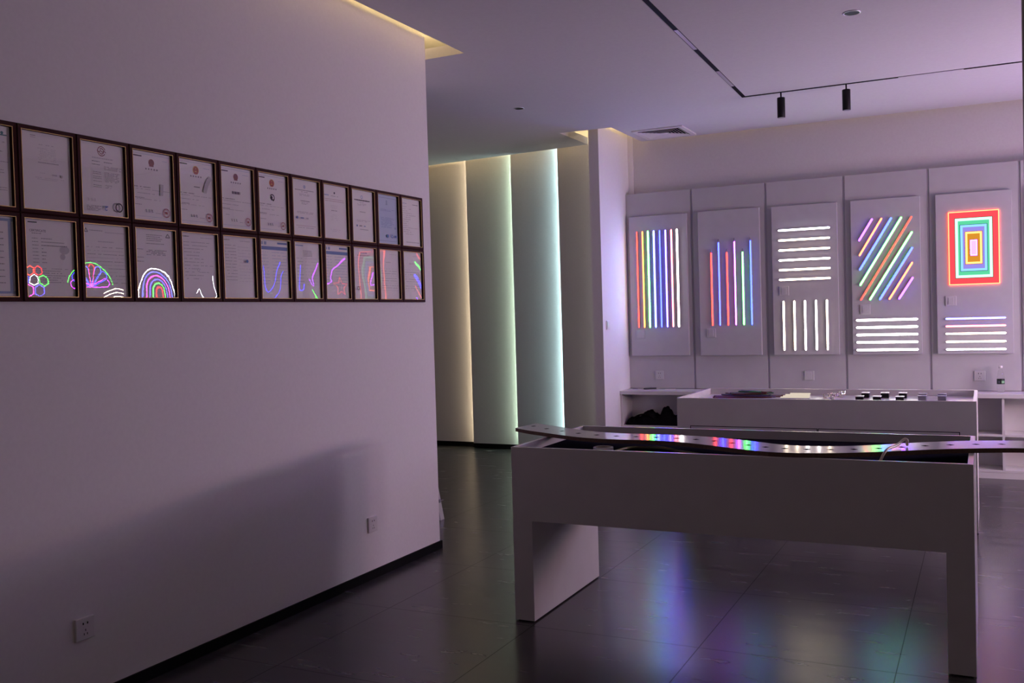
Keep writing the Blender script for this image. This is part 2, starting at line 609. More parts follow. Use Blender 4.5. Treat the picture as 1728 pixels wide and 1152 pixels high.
MINT = glow('mint neon', (0.90, 2.2, 1.35))
PALE = glow('pale cyan neon', (0.36, 0.84, 1.6))
halves = [(.1975, .3155), (.1440, .2565), (.1035, .1985), (.0645, .1375), (.0275, .0675)]
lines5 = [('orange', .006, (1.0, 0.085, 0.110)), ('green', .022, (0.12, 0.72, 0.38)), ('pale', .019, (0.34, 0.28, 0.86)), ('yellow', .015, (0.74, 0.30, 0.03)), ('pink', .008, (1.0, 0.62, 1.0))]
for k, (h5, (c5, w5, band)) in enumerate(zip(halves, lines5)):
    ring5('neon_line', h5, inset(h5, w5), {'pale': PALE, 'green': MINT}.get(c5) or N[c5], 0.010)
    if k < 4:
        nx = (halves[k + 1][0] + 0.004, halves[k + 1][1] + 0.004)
        ring5('emissive_glow_band', inset(h5, w5 + 0.0002), nx, glow('lit %s band' % c5, band, 1.0), 0.006)  # neon glow between the lines, put in as emissive bands
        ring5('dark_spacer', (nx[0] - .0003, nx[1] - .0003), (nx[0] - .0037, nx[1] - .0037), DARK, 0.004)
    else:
        ring5('emissive_glow_band', inset(h5, w5 + 0.0002), (0, 0), glow('lit %s band' % c5, band, 1.0), 0.006)
# panels past the frame of the photograph, seen only as reflections in the certificates
cx = 0.632
star = []
for k in range(10):
    a = PI / 2 + k * PI / 5
    rr = 0.115 if k % 2 == 0 else 0.055
    star.append((0.455 - cx + rr * math.cos(a), 1.88 + rr * math.sin(a)))
T = [('red', .006, star, True),
     ('pink', .008, smooth_path([(0.40 - cx, 2.20, 0), (0.47 - cx, 2.13, 0), (0.56 - cx, 2.08, 0), (0.60 - cx, 1.98, 0), (0.59 - cx, 1.93, 0), (0.70 - cx, 1.90, 0)], 5), False),
     ('pink', .007, smooth_path([(0.80 - cx, 2.16, 0), (0.84 - cx, 2.02, 0), (0.83 - cx, 1.92, 0), (0.87 - cx, 1.93, 0), (0.90 - cx, 1.99, 0)], 5), False),
     ('green', .006, [(0.88 - cx, 1.86), (0.74 - cx, 1.70)], False), ('green', .006, [(0.86 - cx, 1.84), (0.76 - cx, 1.68)], False)]
for z, c in zip((1.34, 1.25, 1.16), ('blue', 'purple', 'pink')):
    T.append(line(c, .006, 0.41, z, 0.85, z, cx))
make_panel('white neon panel with a small red star and pink zigzag', (cx, 9.21), 0, 0.59, 1.036, 2.428, T, None)
cx = 1.342
T = [('blue', .0045, smooth_path([(1.03 - cx, 2.16, 0), (1.06 - cx, 2.0, 0), (1.07 - cx, 1.86, 0), (1.02 - cx, 1.86, 0), (1.0 - cx, 1.92, 0)], 5), False),
     ('blue', .004, smooth_path([(1.35 - cx, 2.2, 0), (1.42 - cx, 2.0, 0), (1.55 - cx, 1.85, 0), (1.60 - cx, 1.95, 0), (1.62 - cx, 2.18, 0)], 5), False),
     ('blue', .004, smooth_path([(1.30 - cx, 2.1, 0), (1.36 - cx, 1.9, 0), (1.50 - cx, 1.75, 0), (1.62 - cx, 1.7, 0)], 5), False)]
for z, c in zip((1.34, 1.25, 1.16), ('ice', 'blue', 'violet')):
    T.append(line(c, .007, 1.12, z, 1.56, z, cx))
make_panel('white neon panel with looping blue swirls', (cx, 9.21), 0, 0.59, 1.036, 2.428, T, None)


# the signs on the wall across the room: local u runs along -Y
def across(label, yc, w, tubes, idx):
    conv = []
    for col, r, pts, closed in tubes:
        conv.append((col, r, [(yc - p[0], p[1]) for p in pts], closed))
    make_panel(label, (XR - 0.0405, yc), -PI / 2, w, 0.95, 2.43, conv, None, lit=(NS[idx], NLOW[idx]))


T = []
hx = 0.052
for (dy, dz), c in zip(((0, 0), (0.105, 0), (-0.105, 0), (0.053, 0.095), (-0.053, 0.095), (-0.053, -0.095), (0.053, -0.095)),
                       ('cool', 'green', 'blue', 'red', 'orange', 'pink', 'violet')):
    T.append((c, .006, [(6.44 + dy + hx * math.cos(PI / 6 + k * PI / 3), 1.955 + dz + hx * math.sin(PI / 6 + k * PI / 3)) for k in range(6)], True))
for z, c in zip((1.30, 1.22, 1.14), ('white', 'violet', 'warm')):
    T.append((c, .007, [(6.2, z), (6.65, z)], False))
across('white neon panel with a honeycomb of coloured hexagons', 6.42, 0.62, T, 0)


def petal(col, base, ang, L, wd, r=.006):
    d = Vector((math.cos(ang), math.sin(ang), 0))
    n = Vector((-d.y, d.x, 0))
    b = Vector((*base, 0))
    pts = [b, b + d * L * .5 + n * wd * .7, b + d * L * .85 + n * wd, b + d * L, b + d * L * .85 - n * wd, b + d * L * .5 - n * wd * .7]
    return (col, r, smooth_path(pts, 5, True), True)


T = []
for a, c in zip((90, 62, 118, 38, 142, 16, 164), ('red', 'ice', 'ice', 'blue', 'blue', 'purple', 'purple')):
    T.append(petal(c, (7.12, 1.90), math.radians(a), 0.25 if 30 < a < 150 else 0.23, 0.042))
arc = [(7.12 + 0.27 * math.cos(math.radians(a)), 1.90 + 0.27 * math.sin(math.radians(a)), 0) for a in range(8, 173, 12)]
T.append(('green', .006, arc, False))
for k, z in enumerate((1.88, 1.84, 1.80)):
    T.append(('warm', .006, smooth_path([(7.26, z - .04, 0), (7.36, z + .0, 0), (7.47, z + .02, 0), (7.56, z + .01, 0)], 5), False))
for z, c in zip((1.30, 1.22, 1.14), ('white', 'pink', 'warm')):
    T.append((c, .008, [(6.88, z), (7.36, z)], False))
across('white neon panel with a fanned rainbow shell above waves', 7.20, 0.78, T, 1)

T = []
for k, (c, r) in enumerate((('cool', .011), ('ice', .010), ('pink', .011), ('violet', .010), ('green', .010), ('red', .012))):
    rr = 0.27 - 0.044 * k
    pts = [(8.02 - rr, 1.45)] + [(8.02 - rr * math.cos(math.radians(a)), 1.87 + rr * math.sin(math.radians(a))) for a in range(0, 181, 15)] + [(8.02 + rr, 1.45)]
    T.append((c, r, pts, False))
for z, c in zip((1.30, 1.22, 1.14, 1.06), ('white', 'warm', 'blue', 'white')):
    T.append((c, .009, [(7.75, z), (8.28, z)], False))
across('white neon panel with a big rainbow arch', 8.02, 0.72, T, 2)

T = [('cool', .009, smooth_path([(8.60, 1.86, 0), (8.64, 1.90, 0), (8.67, 1.84, 0), (8.72, 1.74, 0), (8.66, 1.62, 0), (8.75, 1.55, 0)], 5), False),
     ('cool', .009, smooth_path([(8.92, 2.07, 0), (8.95, 1.95, 0), (8.97, 1.84, 0), (8.90, 1.79, 0), (8.84, 1.70, 0)], 5), False)]
for z, c in zip((1.30, 1.22, 1.14), ('blue', 'purple', 'white')):
    T.append((c, .008, [(8.5, z), (8.95, z)], False))
across('white neon panel with a cool white squiggle', 8.74, 0.60, T, 3)


# ------------------------------------------------------------------ display tables
def tray_box(bm, x0, x1, y0, y1, z0, z1, rim, zt):
    o0 = [bm.verts.new(p) for p in ((x0, y0, z0), (x1, y0, z0), (x1, y1, z0), (x0, y1, z0))]
    o1 = [bm.verts.new(p) for p in ((x0, y0, z1), (x1, y0, z1), (x1, y1, z1), (x0, y1, z1))]
    a, b, c, d = x0 + rim, x1 - rim, y0 + rim, y1 - rim
    i1 = [bm.verts.new(p) for p in ((a, c, z1), (b, c, z1), (b, d, z1), (a, d, z1))]
    i0 = [bm.verts.new(p) for p in ((a, c, zt), (b, c, zt), (b, d, zt), (a, d, zt))]
    bm.faces.new(o0[::-1])
    bm.faces.new(i0)
    for k in range(4):
        j = (k + 1) % 4
        bm.faces.new((o0[k], o0[j], o1[j], o1[k]))
        bm.faces.new((o1[k], o1[j], i1[j], i1[k]))
        bm.faces.new((i1[k], i1[j], i0[j], i0[k]))
    bmesh.ops.bevel(bm, geom=[e for e in bm.edges], offset=0.0016, segments=2, affect='EDGES', profile=0.6)


def make_table(label, x0, x1, y0, y1, h, drawers):
    t = thing('display_table', label, 'table', ((x0 + x1) / 2, (y0 + y1) / 2, 0), 0, 'white display tables')
    cx_, cy_ = (x0 + x1) / 2, (y0 + y1) / 2
    hx_, hy_ = (x1 - x0) / 2, (y1 - y0) / 2
    bm = bmesh.new()
    tray_box(bm, -hx_, hx_, -hy_, hy_, 0.489, h, 0.021, h - 0.045)
    obj('tray_top', bm, LACQ, t)
    for s in (-1, 1):
        xa, xb = (-hx_, -hx_ + 0.102) if s < 0 else (hx_ - 0.102, hx_)
        lg = obj('leg', B(xa, xb, -hy_, hy_ - 0.045, 0.006, 0.4892, bev=0.0012), LACQ, t)
        k = obj('plinth', B(xa + 0.012, xb - 0.012, -hy_ + 0.012, hy_ - 0.055, 0.0, 0.0062), DARK, lg)  # dark colour stands for the shadow gap under the leg
        k['label'] = 'recessed plinth painted dark as a shadow gap'
    if not drawers:
        o = obj('tray_liner', B(-hx_ + 0.022, hx_ - 0.022, -hy_ + 0.022, hy_ - 0.022, h - 0.0449, h - 0.0435), LINER, t)
        o['label'] = 'dark tray liner'
    if drawers:
        for (xa, xb) in drawers:
            bm = bmesh.new()
            f = 0.004
            for q in ((xa, xb, 0.645, 0.650), (xa, xa + 0.005, 0.494, 0.65), (xb - 0.005, xb, 0.494, 0.65), (xa, xb, 0.494, 0.498)):
                box(bm, q[0] - cx_, q[1] - cx_, -hy_ - 0.0008, -hy_ + 0.001, q[2], q[3], 1)
            box(bm, xa + 0.005 - cx_, xb - 0.005 - cx_, -hy_ - 0.0012, -hy_ + 0.001, 0.498, 0.645, 0)
            obj('drawer', bm, [LACQ, DARK], t)
    return t


make_table('white display table under the long wavy plank', -2.061, -0.049, 4.131, 5.035, 0.843, None)
make_table('white display table with flush drawers, holding small samples, behind the wavy plank', -2.014, -0.056, 6.755, 7.655, 0.848,
           [(-1.918, -1.034), (-1.032, -0.154)])

# wavy plank resting on the rims of the near table
fe = [(-2.313, 4.699), (-2.193, 4.612), (-2.064, 4.539), (-1.943, 4.470), (-1.812, 4.408), (-1.696, 4.378), (-1.590, 4.371), (-1.489, 4.378), (-1.386, 4.375),
      (-1.279, 4.350), (-1.164, 4.300), (-1.048, 4.235), (-0.942, 4.180), (-0.861, 4.148), (-0.788, 4.135), (-0.704, 4.139), (-0.610, 4.161), (-0.520, 4.198),
      (-0.424, 4.246), (-0.328, 4.303), (-0.233, 4.363), (-0.137, 4.415), (-0.040, 4.455), (0.056, 4.488), (0.137, 4.505), (0.26, 4.50), (0.38, 4.46), (0.45, 4.42)]
be = [(-2.291, 4.930), (-2.123, 4.818), (-1.923, 4.690), (-1.788, 4.630), (-1.665, 4.602), (-1.563, 4.600), (-1.363, 4.599), (-1.239, 4.577), (-1.132, 4.540),
      (-1.020, 4.488), (-0.918, 4.428), (-0.834, 4.380), (-0.755, 4.362), (-0.640, 4.370), (-0.545, 4.402), (-0.444, 4.462), (-0.346, 4.535), (-0.245, 4.602),
      (-0.144, 4.662), (-0.042, 4.708), (0.060, 4.735), (0.145, 4.745), (0.27, 4.735), (0.40, 4.68), (0.50, 4.62)]
PZ = 0.8432
pl = thing('wavy_plank', 'long wavy white plank with a row of slots, laid across the table rims', 'plank', (-0.9, 4.45, PZ))


def resample(pts, n):
    P = smooth_path([(x, y, 0) for x, y in pts], 6)
    d = [0.0]
    for a, b in zip(P, P[1:]):
        d.append(d[-1] + (b - a).length)
    out, j = [], 0
    for i in range(n):
        s = d[-1] * i / (n - 1)
        while j < len(d) - 2 and d[j + 1] < s:
            j += 1
        k = (s - d[j]) / max(d[j + 1] - d[j], 1e-9)
        out.append(P[j].lerp(P[j + 1], k))
    return out


f_, b_ = resample(fe, 70), resample(be, 70)
off = Vector((-0.9, 4.45, 0))
bm = bmesh.new()
vs = [[bm.verts.new(p - off + Vector((0, 0, z))) for p in side] for side, z in ((f_, 0.0), (b_, 0.0), (f_, 0.0185), (b_, 0.0185))]
for i in range(69):
    bm.faces.new((vs[0][i], vs[1][i], vs[1][i + 1], vs[0][i + 1]))
    bm.faces.new((vs[2][i], vs[2][i + 1], vs[3][i + 1], vs[3][i]))
    bm.faces.new((vs[0][i], vs[0][i + 1], vs[2][i + 1], vs[2][i]))
    bm.faces.new((vs[1][i], vs[3][i], vs[3][i + 1], vs[1][i + 1]))
for i in (0, 69):
    bm.faces.new((vs[0][i], vs[2][i], vs[3][i], vs[1][i]))
obj('plank_core', bm, MDF, pl)
bm = bmesh.new()
top = [[bm.verts.new(p - off + Vector((0, 0, z))) for p in side] for side, z in ((f_, 0.0185), (b_, 0.0185), (f_, 0.0195), (b_, 0.0195))]
for i in range(69):
    bm.faces.new((top[0][i], top[1][i], top[1][i + 1], top[0][i + 1]))
    bm.faces.new((top[2][i], top[2][i + 1], top[3][i + 1], top[3][i]))
    bm.faces.new((top[0][i], top[0][i + 1], top[2][i + 1], top[2][i]))
    bm.faces.new((top[1][i], top[3][i], top[3][i + 1], top[1][i + 1]))
o = obj('plank_face', bm, PLANKTOP, pl)
o['label'] = 'glossy white face'
holes = [(-2.246, 4.790), (-2.126, 4.700), (-2.001, 4.620), (-1.880, 4.550), (-1.763, 4.508), (-1.652, 4.490), (-1.548, 4.488), (-1.445, 4.488), (-1.341, 4.479), (-1.240, 4.457),
         (-1.143, 4.425), (-1.049, 4.375), (-0.964, 4.325), (-0.878, 4.280), (-0.791, 4.258), (-0.697, 4.254), (-0.603, 4.270), (-0.510, 4.304), (-0.417, 4.355),
         (-0.328, 4.420), (-0.239, 4.485), (-0.142, 4.538), (-0.043, 4.582), (0.056, 4.612), (0.16, 4.62)]
for hx_, hy_ in holes:
    bm = bmesh.new()
    # a slanted slot cut through the face
    prism(bm, [(-0.016, -0.001), (0.002, -0.016), (0.016, 0.001), (-0.002, 0.016)], 0.0, 0.0008)
    obj('slot', bm, DARK, pl, (hx_ + 0.9, hy_ - 4.45, 0.0192))

# loop of cable through the plank
bm = bmesh.new()
tube(bm, smooth_path([(-0.43, 4.17, 0.8075), (-0.405, 4.205, 0.818), (-0.385, 4.245, 0.858), (-0.372, 4.29, 0.8725), (-0.355, 4.35, 0.8735), (-0.338, 4.405, 0.880),
                      (-0.320, 4.436, 0.894), (-0.309, 4.443, 0.890), (-0.309, 4.440, 0.8705)], 8), 0.0058, 10)
o = obj('loose_cable', bm, mat('cream cable sheath', (0.62, 0.55, 0.42), 0.3))
tag(o, 'cream cable looping up over the wavy plank from the tray', 'cable')
# flat light strip lying in the tray
bm = bmesh.new()
tube(bm, smooth_path([(-1.612, 4.36, 0.8068), (-1.61, 4.403, 0.8068), (-1.594, 4.482, 0.8068), (-1.537, 4.522, 0.8068), (-1.449, 4.534, 0.8068), (-1.39, 4.50, 0.8068), (-1.303, 4.435, 0.8068),
                      (-1.226, 4.385, 0.8068), (-1.10, 4.30, 0.8068), (-0.95, 4.22, 0.8068)], 6), 0.0060, 8)
o = obj('coiled_strip', bm, mat('olive yellow silicone strip', (0.50, 0.46, 0.25), 0.25))
tag(o, 'yellowish silicone light strip curling in the tray under the plank', 'light strip')
# roll of tape
bm = bmesh.new()
prof = [(0.043, 0.0), (0.048, 0.001), (0.048, 0.034), (0.043, 0.035), (0.040, 0.034), (0.040, 0.001)]
seg = 36
Rg = [[bm.verts.new((r * math.cos(2 * PI * k / seg), r * math.sin(2 * PI * k / seg), z)) for k in range(seg)] for r, z in prof]
for i in range(6):
    a, b = Rg[i], Rg[(i + 1) % 6]
    for k in range(seg):
        bm.faces.new((a[k], a[(k + 1) % seg], b[(k + 1) % seg], b[k]))
tp = thing('tape_roll', 'small white roll of tape lying in the tray near the table corner', 'tape', (-1.650, 4.300, 0.8000))
obj('tape', bm, mat('white tape', (0.66, 0.64, 0.60), 0.4), tp)
bm = bmesh.new()
prof = [(0.0345, 0.001), (0.0358, 0.001), (0.0358, 0.034), (0.0345, 0.034)]
Rg = [[bm.verts.new((r * math.cos(2 * PI * k / seg), r * math.sin(2 * PI * k / seg), z)) for k in range(seg)] for r, z in prof]
for i in range(4):
    a, b = Rg[i], Rg[(i + 1) % 4]
    for k in range(seg):
        bm.faces.new((a[k], a[(k + 1) % seg], b[(k + 1) % seg], b[k]))
obj('core', bm, mat('card core', (0.48, 0.43, 0.36), 0.8), tp)

# ------------------------------------------------------------------ samples on the table with drawers
TZ = 0.8036
rows = {'back': [(-0.794, 7.44), (-0.661, 7.45), (-0.540, 7.45), (-0.408, 7.45), (-0.280, 7.45)], 'front': [(-0.814, 7.255), (-0.697, 7.255), (-0.546, 7.255), (-0.402, 7.275), (-0.276, 7.275)]}
order = ['nearest the shiny clips', 'second from the shiny clips', 'in mid row', 'second from the table end', 'nearest the table end']
for rn, pts in rows.items():
    for k, (x, y) in enumerate(pts):
        dark = k < 3
        look = 'white topped black profile sample' if dark else 'grey profile sample'
        t = thing('profile_sample', '%s, row %s the drawers, %s' % (look, 'above' if rn == 'front' else 'away from', order[k]), 'sample', (x, y, TZ), 0, 'light profile samples on the table')
        hh = (0.034 if rn == 'back' else 0.025) if dark else 0.030
        body = BLACK if dark else GREY
        obj('body', B(-0.026, 0.026, -0.030, 0.030, 0, hh, bev=0.002), body, t)
        bm = bmesh.new()
        box(bm, -0.029, 0.029, -0.036, 0.036, hh, hh + 0.004, bev=0.0015)
        obj('diffuser', bm, DIFF if dark else mat('lilac grey diffuser', (0.34, 0.33, 0.42), 0.35), t)
for k, (a, b, y) in enumerate(((-1.354, -1.203, 7.56), (-1.370, -1.190, 7.45), (-1.367, -1.170, 7.34), (-1.366, -1.156, 7.23))):
    t = thing('white_strip', ('rearmost of the four white strips laid side by side', 'second white strip from the rear of the four', 'third white strip from the rear of the four',
                              'frontmost of the four white strips laid side by side')[k] + ' on the table', 'light strip', ((a + b) / 2, y, TZ), 0, 'white strips on the table')
    hl = (b - a) / 2
    obj('channel', B(-hl, hl, -0.011, 0.011, 0, 0.012, bev=0.0012), ALU, t)
    obj('diffuser', B(-hl, hl, -0.009, 0.009, 0.012, 0.019, bev=0.002), glow('emissive cream diffuser', (1.0, 0.85, 0.68), 0.8), t)  # cover given its own emission for brightness
rnd = random.Random(5)
CHROME = mat('chrome', (0.92, 0.90, 0.88), 0.18, 1.0)
for k in range(14):
    x = -1.06 + rnd.random() * 0.10
    y = 7.18 + rnd.random() * 0.36
    bm = bmesh.new()
    box(bm, -0.020, 0.020, -0.014, 0.014, 0.0, 0.005, bev=0.001)
    box(bm, -0.020, -0.015, -0.014, 0.014, 0.004, 0.024, bev=0.001)
    box(bm, 0.015, 0.020, -0.014, 0.014, 0.004, 0.024, bev=0.001)
    o = obj('metal_clip', bm, CHROME, None, (x, y, TZ + 0.001 + (0.018 if k > 8 else 0)), rnd.random() * PI)
    o.rotation_euler[0] = (rnd.random() - .5) * 0.5 if k > 8 else 0
    tag(o, 'shiny U-shaped metal clip in the small pile beside the white strips', 'clip', 'pile of shiny metal clips')
STR = {'dark red': mat('dark red silicone', (0.085, 0.010, 0.012), 0.35), 'purple': mat('purple silicone', (0.07, 0.035, 0.14), 0.35),
       'green': mat('dark green silicone', (0.03, 0.13, 0.05), 0.35), 'orange red': mat('orange red silicone', (0.15, 0.028, 0.018), 0.35)}
layers = [(0.28, -1.87, -1.42, (7.22, 7.25, 7.28, 7.31, 7.34, 7.37), ('dark red', 'purple', 'dark red', 'orange red', 'purple', 'dark red')),
          (-0.22, -1.81, -1.45, (7.36, 7.39, 7.42, 7.45, 7.48), ('purple', 'dark red', 'green', 'orange red', 'dark red')),
          (0.40, -1.76, -1.48, (7.27, 7.30, 7.33, 7.36), ('dark red', 'green', 'purple', 'dark red')),
          (-0.36, -1.72, -1.50, (7.37, 7.40, 7.43), ('green', 'dark red', 'purple'))]
for lv, (sl, xa, xb, ys, cols) in enumerate(layers):
    for q, (y0, c) in enumerate(zip(ys, cols)):
        x0, x1 = xa + rnd.uniform(-.03, .03), xb + rnd.uniform(-.03, .03)
        L = x1 - x0
        ctr = Vector(((x0 + x1) / 2, y0 + sl * L / 2, 0))
        bm = bmesh.new()
        ph = lv * 1.7
        pts = [((t - .5) * L, (t - .5) * L * sl + 0.012 * math.sin(6 * t + ph), 0.0052 + lv * 0.0130) for t in (0, .2, .4, .6, .8, 1)]
        tube(bm, smooth_path(pts, 4), 0.0050, 8)
        o = obj('flex_strip', bm, STR[c], None, (ctr.x, ctr.y, TZ))
        tag(o, '%s flexible strip in the tangled pile at the end of the table' % c, 'light strip', '%s flexible strips in the pile' % c)

# ------------------------------------------------------------------ counter under the neon panels
ct = thing('wall_counter', 'long white built-in counter with open cubbies below the neon panels', 'counter', (-0.5, 9.1, 0))
ox, oy = -0.5, 9.1
obj('worktop', B(-3.238 - ox, XR - ox, 8.93 - oy, YW - 0.112 - oy, 0.675, 0.710, bev=0.0015), LACQ, ct)
obj('plinth', B(-3.238 - ox, XR - ox, 8.952 - oy, 9.24 - oy, 0.0, 0.052), LACQ, ct)
obj('back_board', B(-3.238 - ox, XR - ox, 9.228 - oy, 9.24 - oy, 0.052, 0.675), LACQ, ct)
for z in (0.052, 0.352):
    obj('shelf', B(-3.236 - ox, XR - 0.002 - ox, 8.95 - oy, 9.228 - oy, z, z + 0.020, bev=0.001), LACQ, ct)
for x in (-3.228, -2.460, -1.74, -1.08, -0.46, 0.125, 0.72, 1.35, 1.95):
    for za, zb in ((0.072, 0.352), (0.372, 0.675)):
        obj('divider', B(x - 0.0095 - ox, x + 0.0095 - ox, 8.948 - oy, 9.228 - oy, za, zb), LACQ, ct)

# crumpled black bag in the first cubby
bm = bmesh.new()
bmesh.ops.create_grid(bm, x_segments=44, y_segments=18, size=1.0)
from mathutils import noise
sil = [(-1.0, .05), (-.93, .085), (-.84, .055), (-.72, .085), (-.60, .075), (-.48, .10), (-.34, .135), (-.20, .150), (-.06, .145), (.06, .125), (.16, .098), (.26, .105), (.33, .160), (.40, .185), (.52, .180), (.64, .150), (.74, .110), (.84, .098), (.93, .105), (1.0, .06)]


def prof_at(u):
    for (a, ha), (b, hb) in zip(sil, sil[1:]):
        if a <= u <= b:
            return ha + (hb - ha) * (u - a) / (b - a)
    return 0.03


for v in bm.verts:
    u, w = v.co.x, v.co.y
    env = max(0.0, 1 - abs(w) ** 3.0)
    n = noise.noise(Vector((u * 7, w * 5, 1.3)))
    n2 = noise.noise(Vector((u * 17, w * 13, 4.1)))
    z = 0.004 + max(0.012, prof_at(u) - 0.018 + 0.020 * n + 0.014 * n2) * env
    v.co = Vector((u * 0.262 + 0.008 * n2, w * (0.105 - 0.02 * u) + 0.006 * n, max(0.002, z)))
for f in bm.faces:
    f.smooth = True
bd = [e for e in bm.edges if e.is_boundary]
r_ = bmesh.ops.extrude_edge_only(bm, edges=bd)
for v in [g for g in r_['geom'] if isinstance(g, bmesh.types.BMVert)]:
    v.co.z = 0.0005
    v.co.x *= 0.97
    v.co.y *= 0.97
bmesh.ops.holes_fill(bm, edges=[e for e in bm.edges if e.is_boundary])
bag = thing('black_bag', 'crumpled black fabric bag lying in the open cubby by the pier', 'bag', (-2.93, 9.075, 0.372), -0.06)
obj('bag_body', bm, CLOTH, bag)
bm = bmesh.new()
tube(bm, smooth_path([(-0.20, -0.075, 0.045), (-0.16, -0.085, 0.085), (-0.08, -0.085, 0.105), (-0.01, -0.085, 0.085), (0.03, -0.08, 0.05)], 6), 0.008, 8)
obj('carry_strap', bm, CLOTH, bag)

# things lying on the counter
kn = thing('utility_knife', 'dark utility knife lying on the counter by the pier', 'knife', (-3.0, 9.17, 0.7105), 0.62)
obj('handle', B(-0.07, 0.06, -0.010, 0.010, 0.0, 0.014, bev=0.004), mat('dark knife plastic', (0.02, 0.02, 0.025), 0.4), kn)
obj('slider', B(-0.01, 0.015, -0.004, 0.004, 0.014, 0.017, bev=0.001), GREY, kn)
obj('blade', B(0.06, 0.095, -0.006, 0.006, 0.004, 0.0055), ALU, kn)
pk = thing('paper_scrap', 'small white paper scrap on the counter beside the knife', 'paper', (-2.80, 9.17, 0.7102), 0.3)
bm = bmesh.new()
prism(bm, [(-0.05, -0.012), (0.045, -0.016), (0.055, 0.006), (-0.03, 0.018)], 0.0, 0.004)
obj('sheet', bm, mat('warm white paper', (0.80, 0.74, 0.70), 0.8), pk)
cpk = thing('cable_tie', 'short dark offcut on the counter against the pier', 'offcut', (-3.16, 9.16, 0.7102), -0.3)
bm = bmesh.new()
tube(bm, smooth_path([(-0.03, 0, 0.003), (0, 0.006, 0.004), (0.035, -0.004, 0.003)], 5), 0.003, 6)
obj('offcut_strand', bm, GREY, cpk)

# water bottle
bt = thing('water_bottle', 'clear water bottle with a dark green label on the counter', 'bottle', (0.112, 9.14, 0.710))
bm = bmesh.new()
lathe(bm, [(0.026, 0.001), (0.0295, 0.004), (0.030, 0.03), (0.0285, 0.034), (0.030, 0.038), (0.030, 0.060), (0.030, 0.118), (0.0285, 0.135), (0.022, 0.165), (0.015, 0.190), (0.0125, 0.197), (0.0125, 0.204)], 28)
obj('bottle_body', bm, CLEAR, bt)
bm = bmesh.new()
lathe(bm, [(0.0150, 0.2045), (0.0150, 0.222), (0.0145, 0.224)], 24)
obj('cap', bm, mat('white cap', (0.80, 0.76, 0.76), 0.4), bt)
bm = bmesh.new()
for k in range(28):
    a, b = 2 * PI * k / 28, 2 * PI * (k + 1) / 28
    r = 0.0308
    am = math.degrees((a + b) / 2) % 360
    for z0, z1 in ((0.070, 0.078), (0.078, 0.098), (0.098, 0.112)):
        mi = 0
        if 285 < am < 340 and z0 == 0.078:
            mi = 1
        if 225 < am < 262 and z0 == 0.078:
            mi = 2
        quad(bm, [(r * math.cos(a), r * math.sin(a), z0), (r * math.cos(b), r * math.sin(b), z0), (r * math.cos(b), r * math.sin(b), z1), (r * math.cos(a), r * math.sin(a), z1)], mi)
obj('bottle_label', bm, [mat('dark green label', (0.010, 0.022, 0.014), 0.4), mat('light green print', (0.18, 0.42, 0.20), 0.4), mat('grey print', (0.10, 0.11, 0.13), 0.4)], bt)


# ------------------------------------------------------------------ sockets and switches
def socket(label, loc, rz, kind='socket', pm=None):
    pm = pm or PLAST
    """Local x along the wall, the viewer at -y, origin at the plate's centre on the wall."""
    t = thing('wall_socket' if kind == 'socket' else 'light_switch', label, 'socket' if kind == 'socket' else 'switch', loc, rz, 'white wall plates')
    obj('plate', B(-0.043, 0.043, -0.011, 0.0, -0.043, 0.043, bev=0.003), pm, t)
    if kind == 'socket':
        for x, z, w, h in ((-0.010, 0.020, 0.0028, 0.0042), (0.010, 0.020, 0.0028, 0.0042), (0.0, -0.006, 0.0016, 0.0042), (-0.0075, -0.021, 0.0016, 0.0040), (0.0075, -0.021, 0.0016, 0.0040)):
            obj('pin_hole', B(x - w, x + w, -0.0114, -0.010, z - h, z + h), HOLE, t)
    elif kind == 'switch':
        obj('rocker', B(-0.030, 0.030, -0.015, -0.011, -0.034, 0.034, bev=0.0015), pm, t)
    else:
        obj('blank_cover', B(-0.022, 0.022, -0.0125, -0.011, -0.030, 0.030, bev=0.001), PLAST, t)
    return t


socket('white wall socket low on the certificate wall near its far corner', (XL, 4.521, 0.311), PI / 2, pm=PLATE)
socket('white wall socket in the dark lower area of the certificate wall', (XL, 2.567, 0.311), PI / 2, pm=PLATE)
socket('white wall socket under the panel of eight tall bars', (-2.926, YB, 0.844), 0)
socket('white blank wall plate under the panel of white crossbars', (-1.478, YB, 0.843), 0, 'blank')
socket('white wall socket beside the water bottle', (-0.048, YB, 0.842), 0)
socket('white rocker switch on the side of the white pier', (-3.240, 8.645, 1.364), PI / 2, 'switch', pm=PLATE)

# ------------------------------------------------------------------ leaning strip past the wall end
lb = thing('leaning_strip', 'narrow white drilled strip leaning behind the end of the certificate wall', 'board', (-3.586, 6.035, 0.0))
lb.rotation_euler = (0, -0.186, 0)
obj('board', B(-0.012, 0.0, -0.026, 0.026, 0.0, 0.90), [LACQ], lb)
for z in (0.30, 0.20):
    bm = bmesh.new()
    prism(bm, [(0.006 * math.cos(k * PI / 5), 0.006 * math.sin(k * PI / 5)) for k in range(10)], 0, 0.001)
    o = obj('drill_hole', bm, HOLE, lb, (0.0005, 0.0, z))
    o.rotation_euler = (0, PI / 2, 0)
bm = bmesh.new()
box(bm, 0.0, 0.012, -0.010, 0.010, 0.125, 0.150, bev=0.003)
box(bm, 0.004, 0.008, 0.008, 0.050, 0.135, 0.140)
obj('clip', bm, GREY, lb)

# ------------------------------------------------------------------ ceiling fittings
TRK = mat('black track', (0.005, 0.005, 0.006), 0.6, 0.0, 0.05)
TX, TY = -1.70, 7.845
tr = thing('ceiling_track', 'black recessed lighting track turning a corner on the ceiling', 'lighting track', (TX, TY, HC))


def trk(name, x0, x1, y0, y1, m, dz=0.0022):
    obj(name, B(x0 - TX, x1 - TX, y0 - TY, y1 - TY, -dz, 0.0), m, tr)


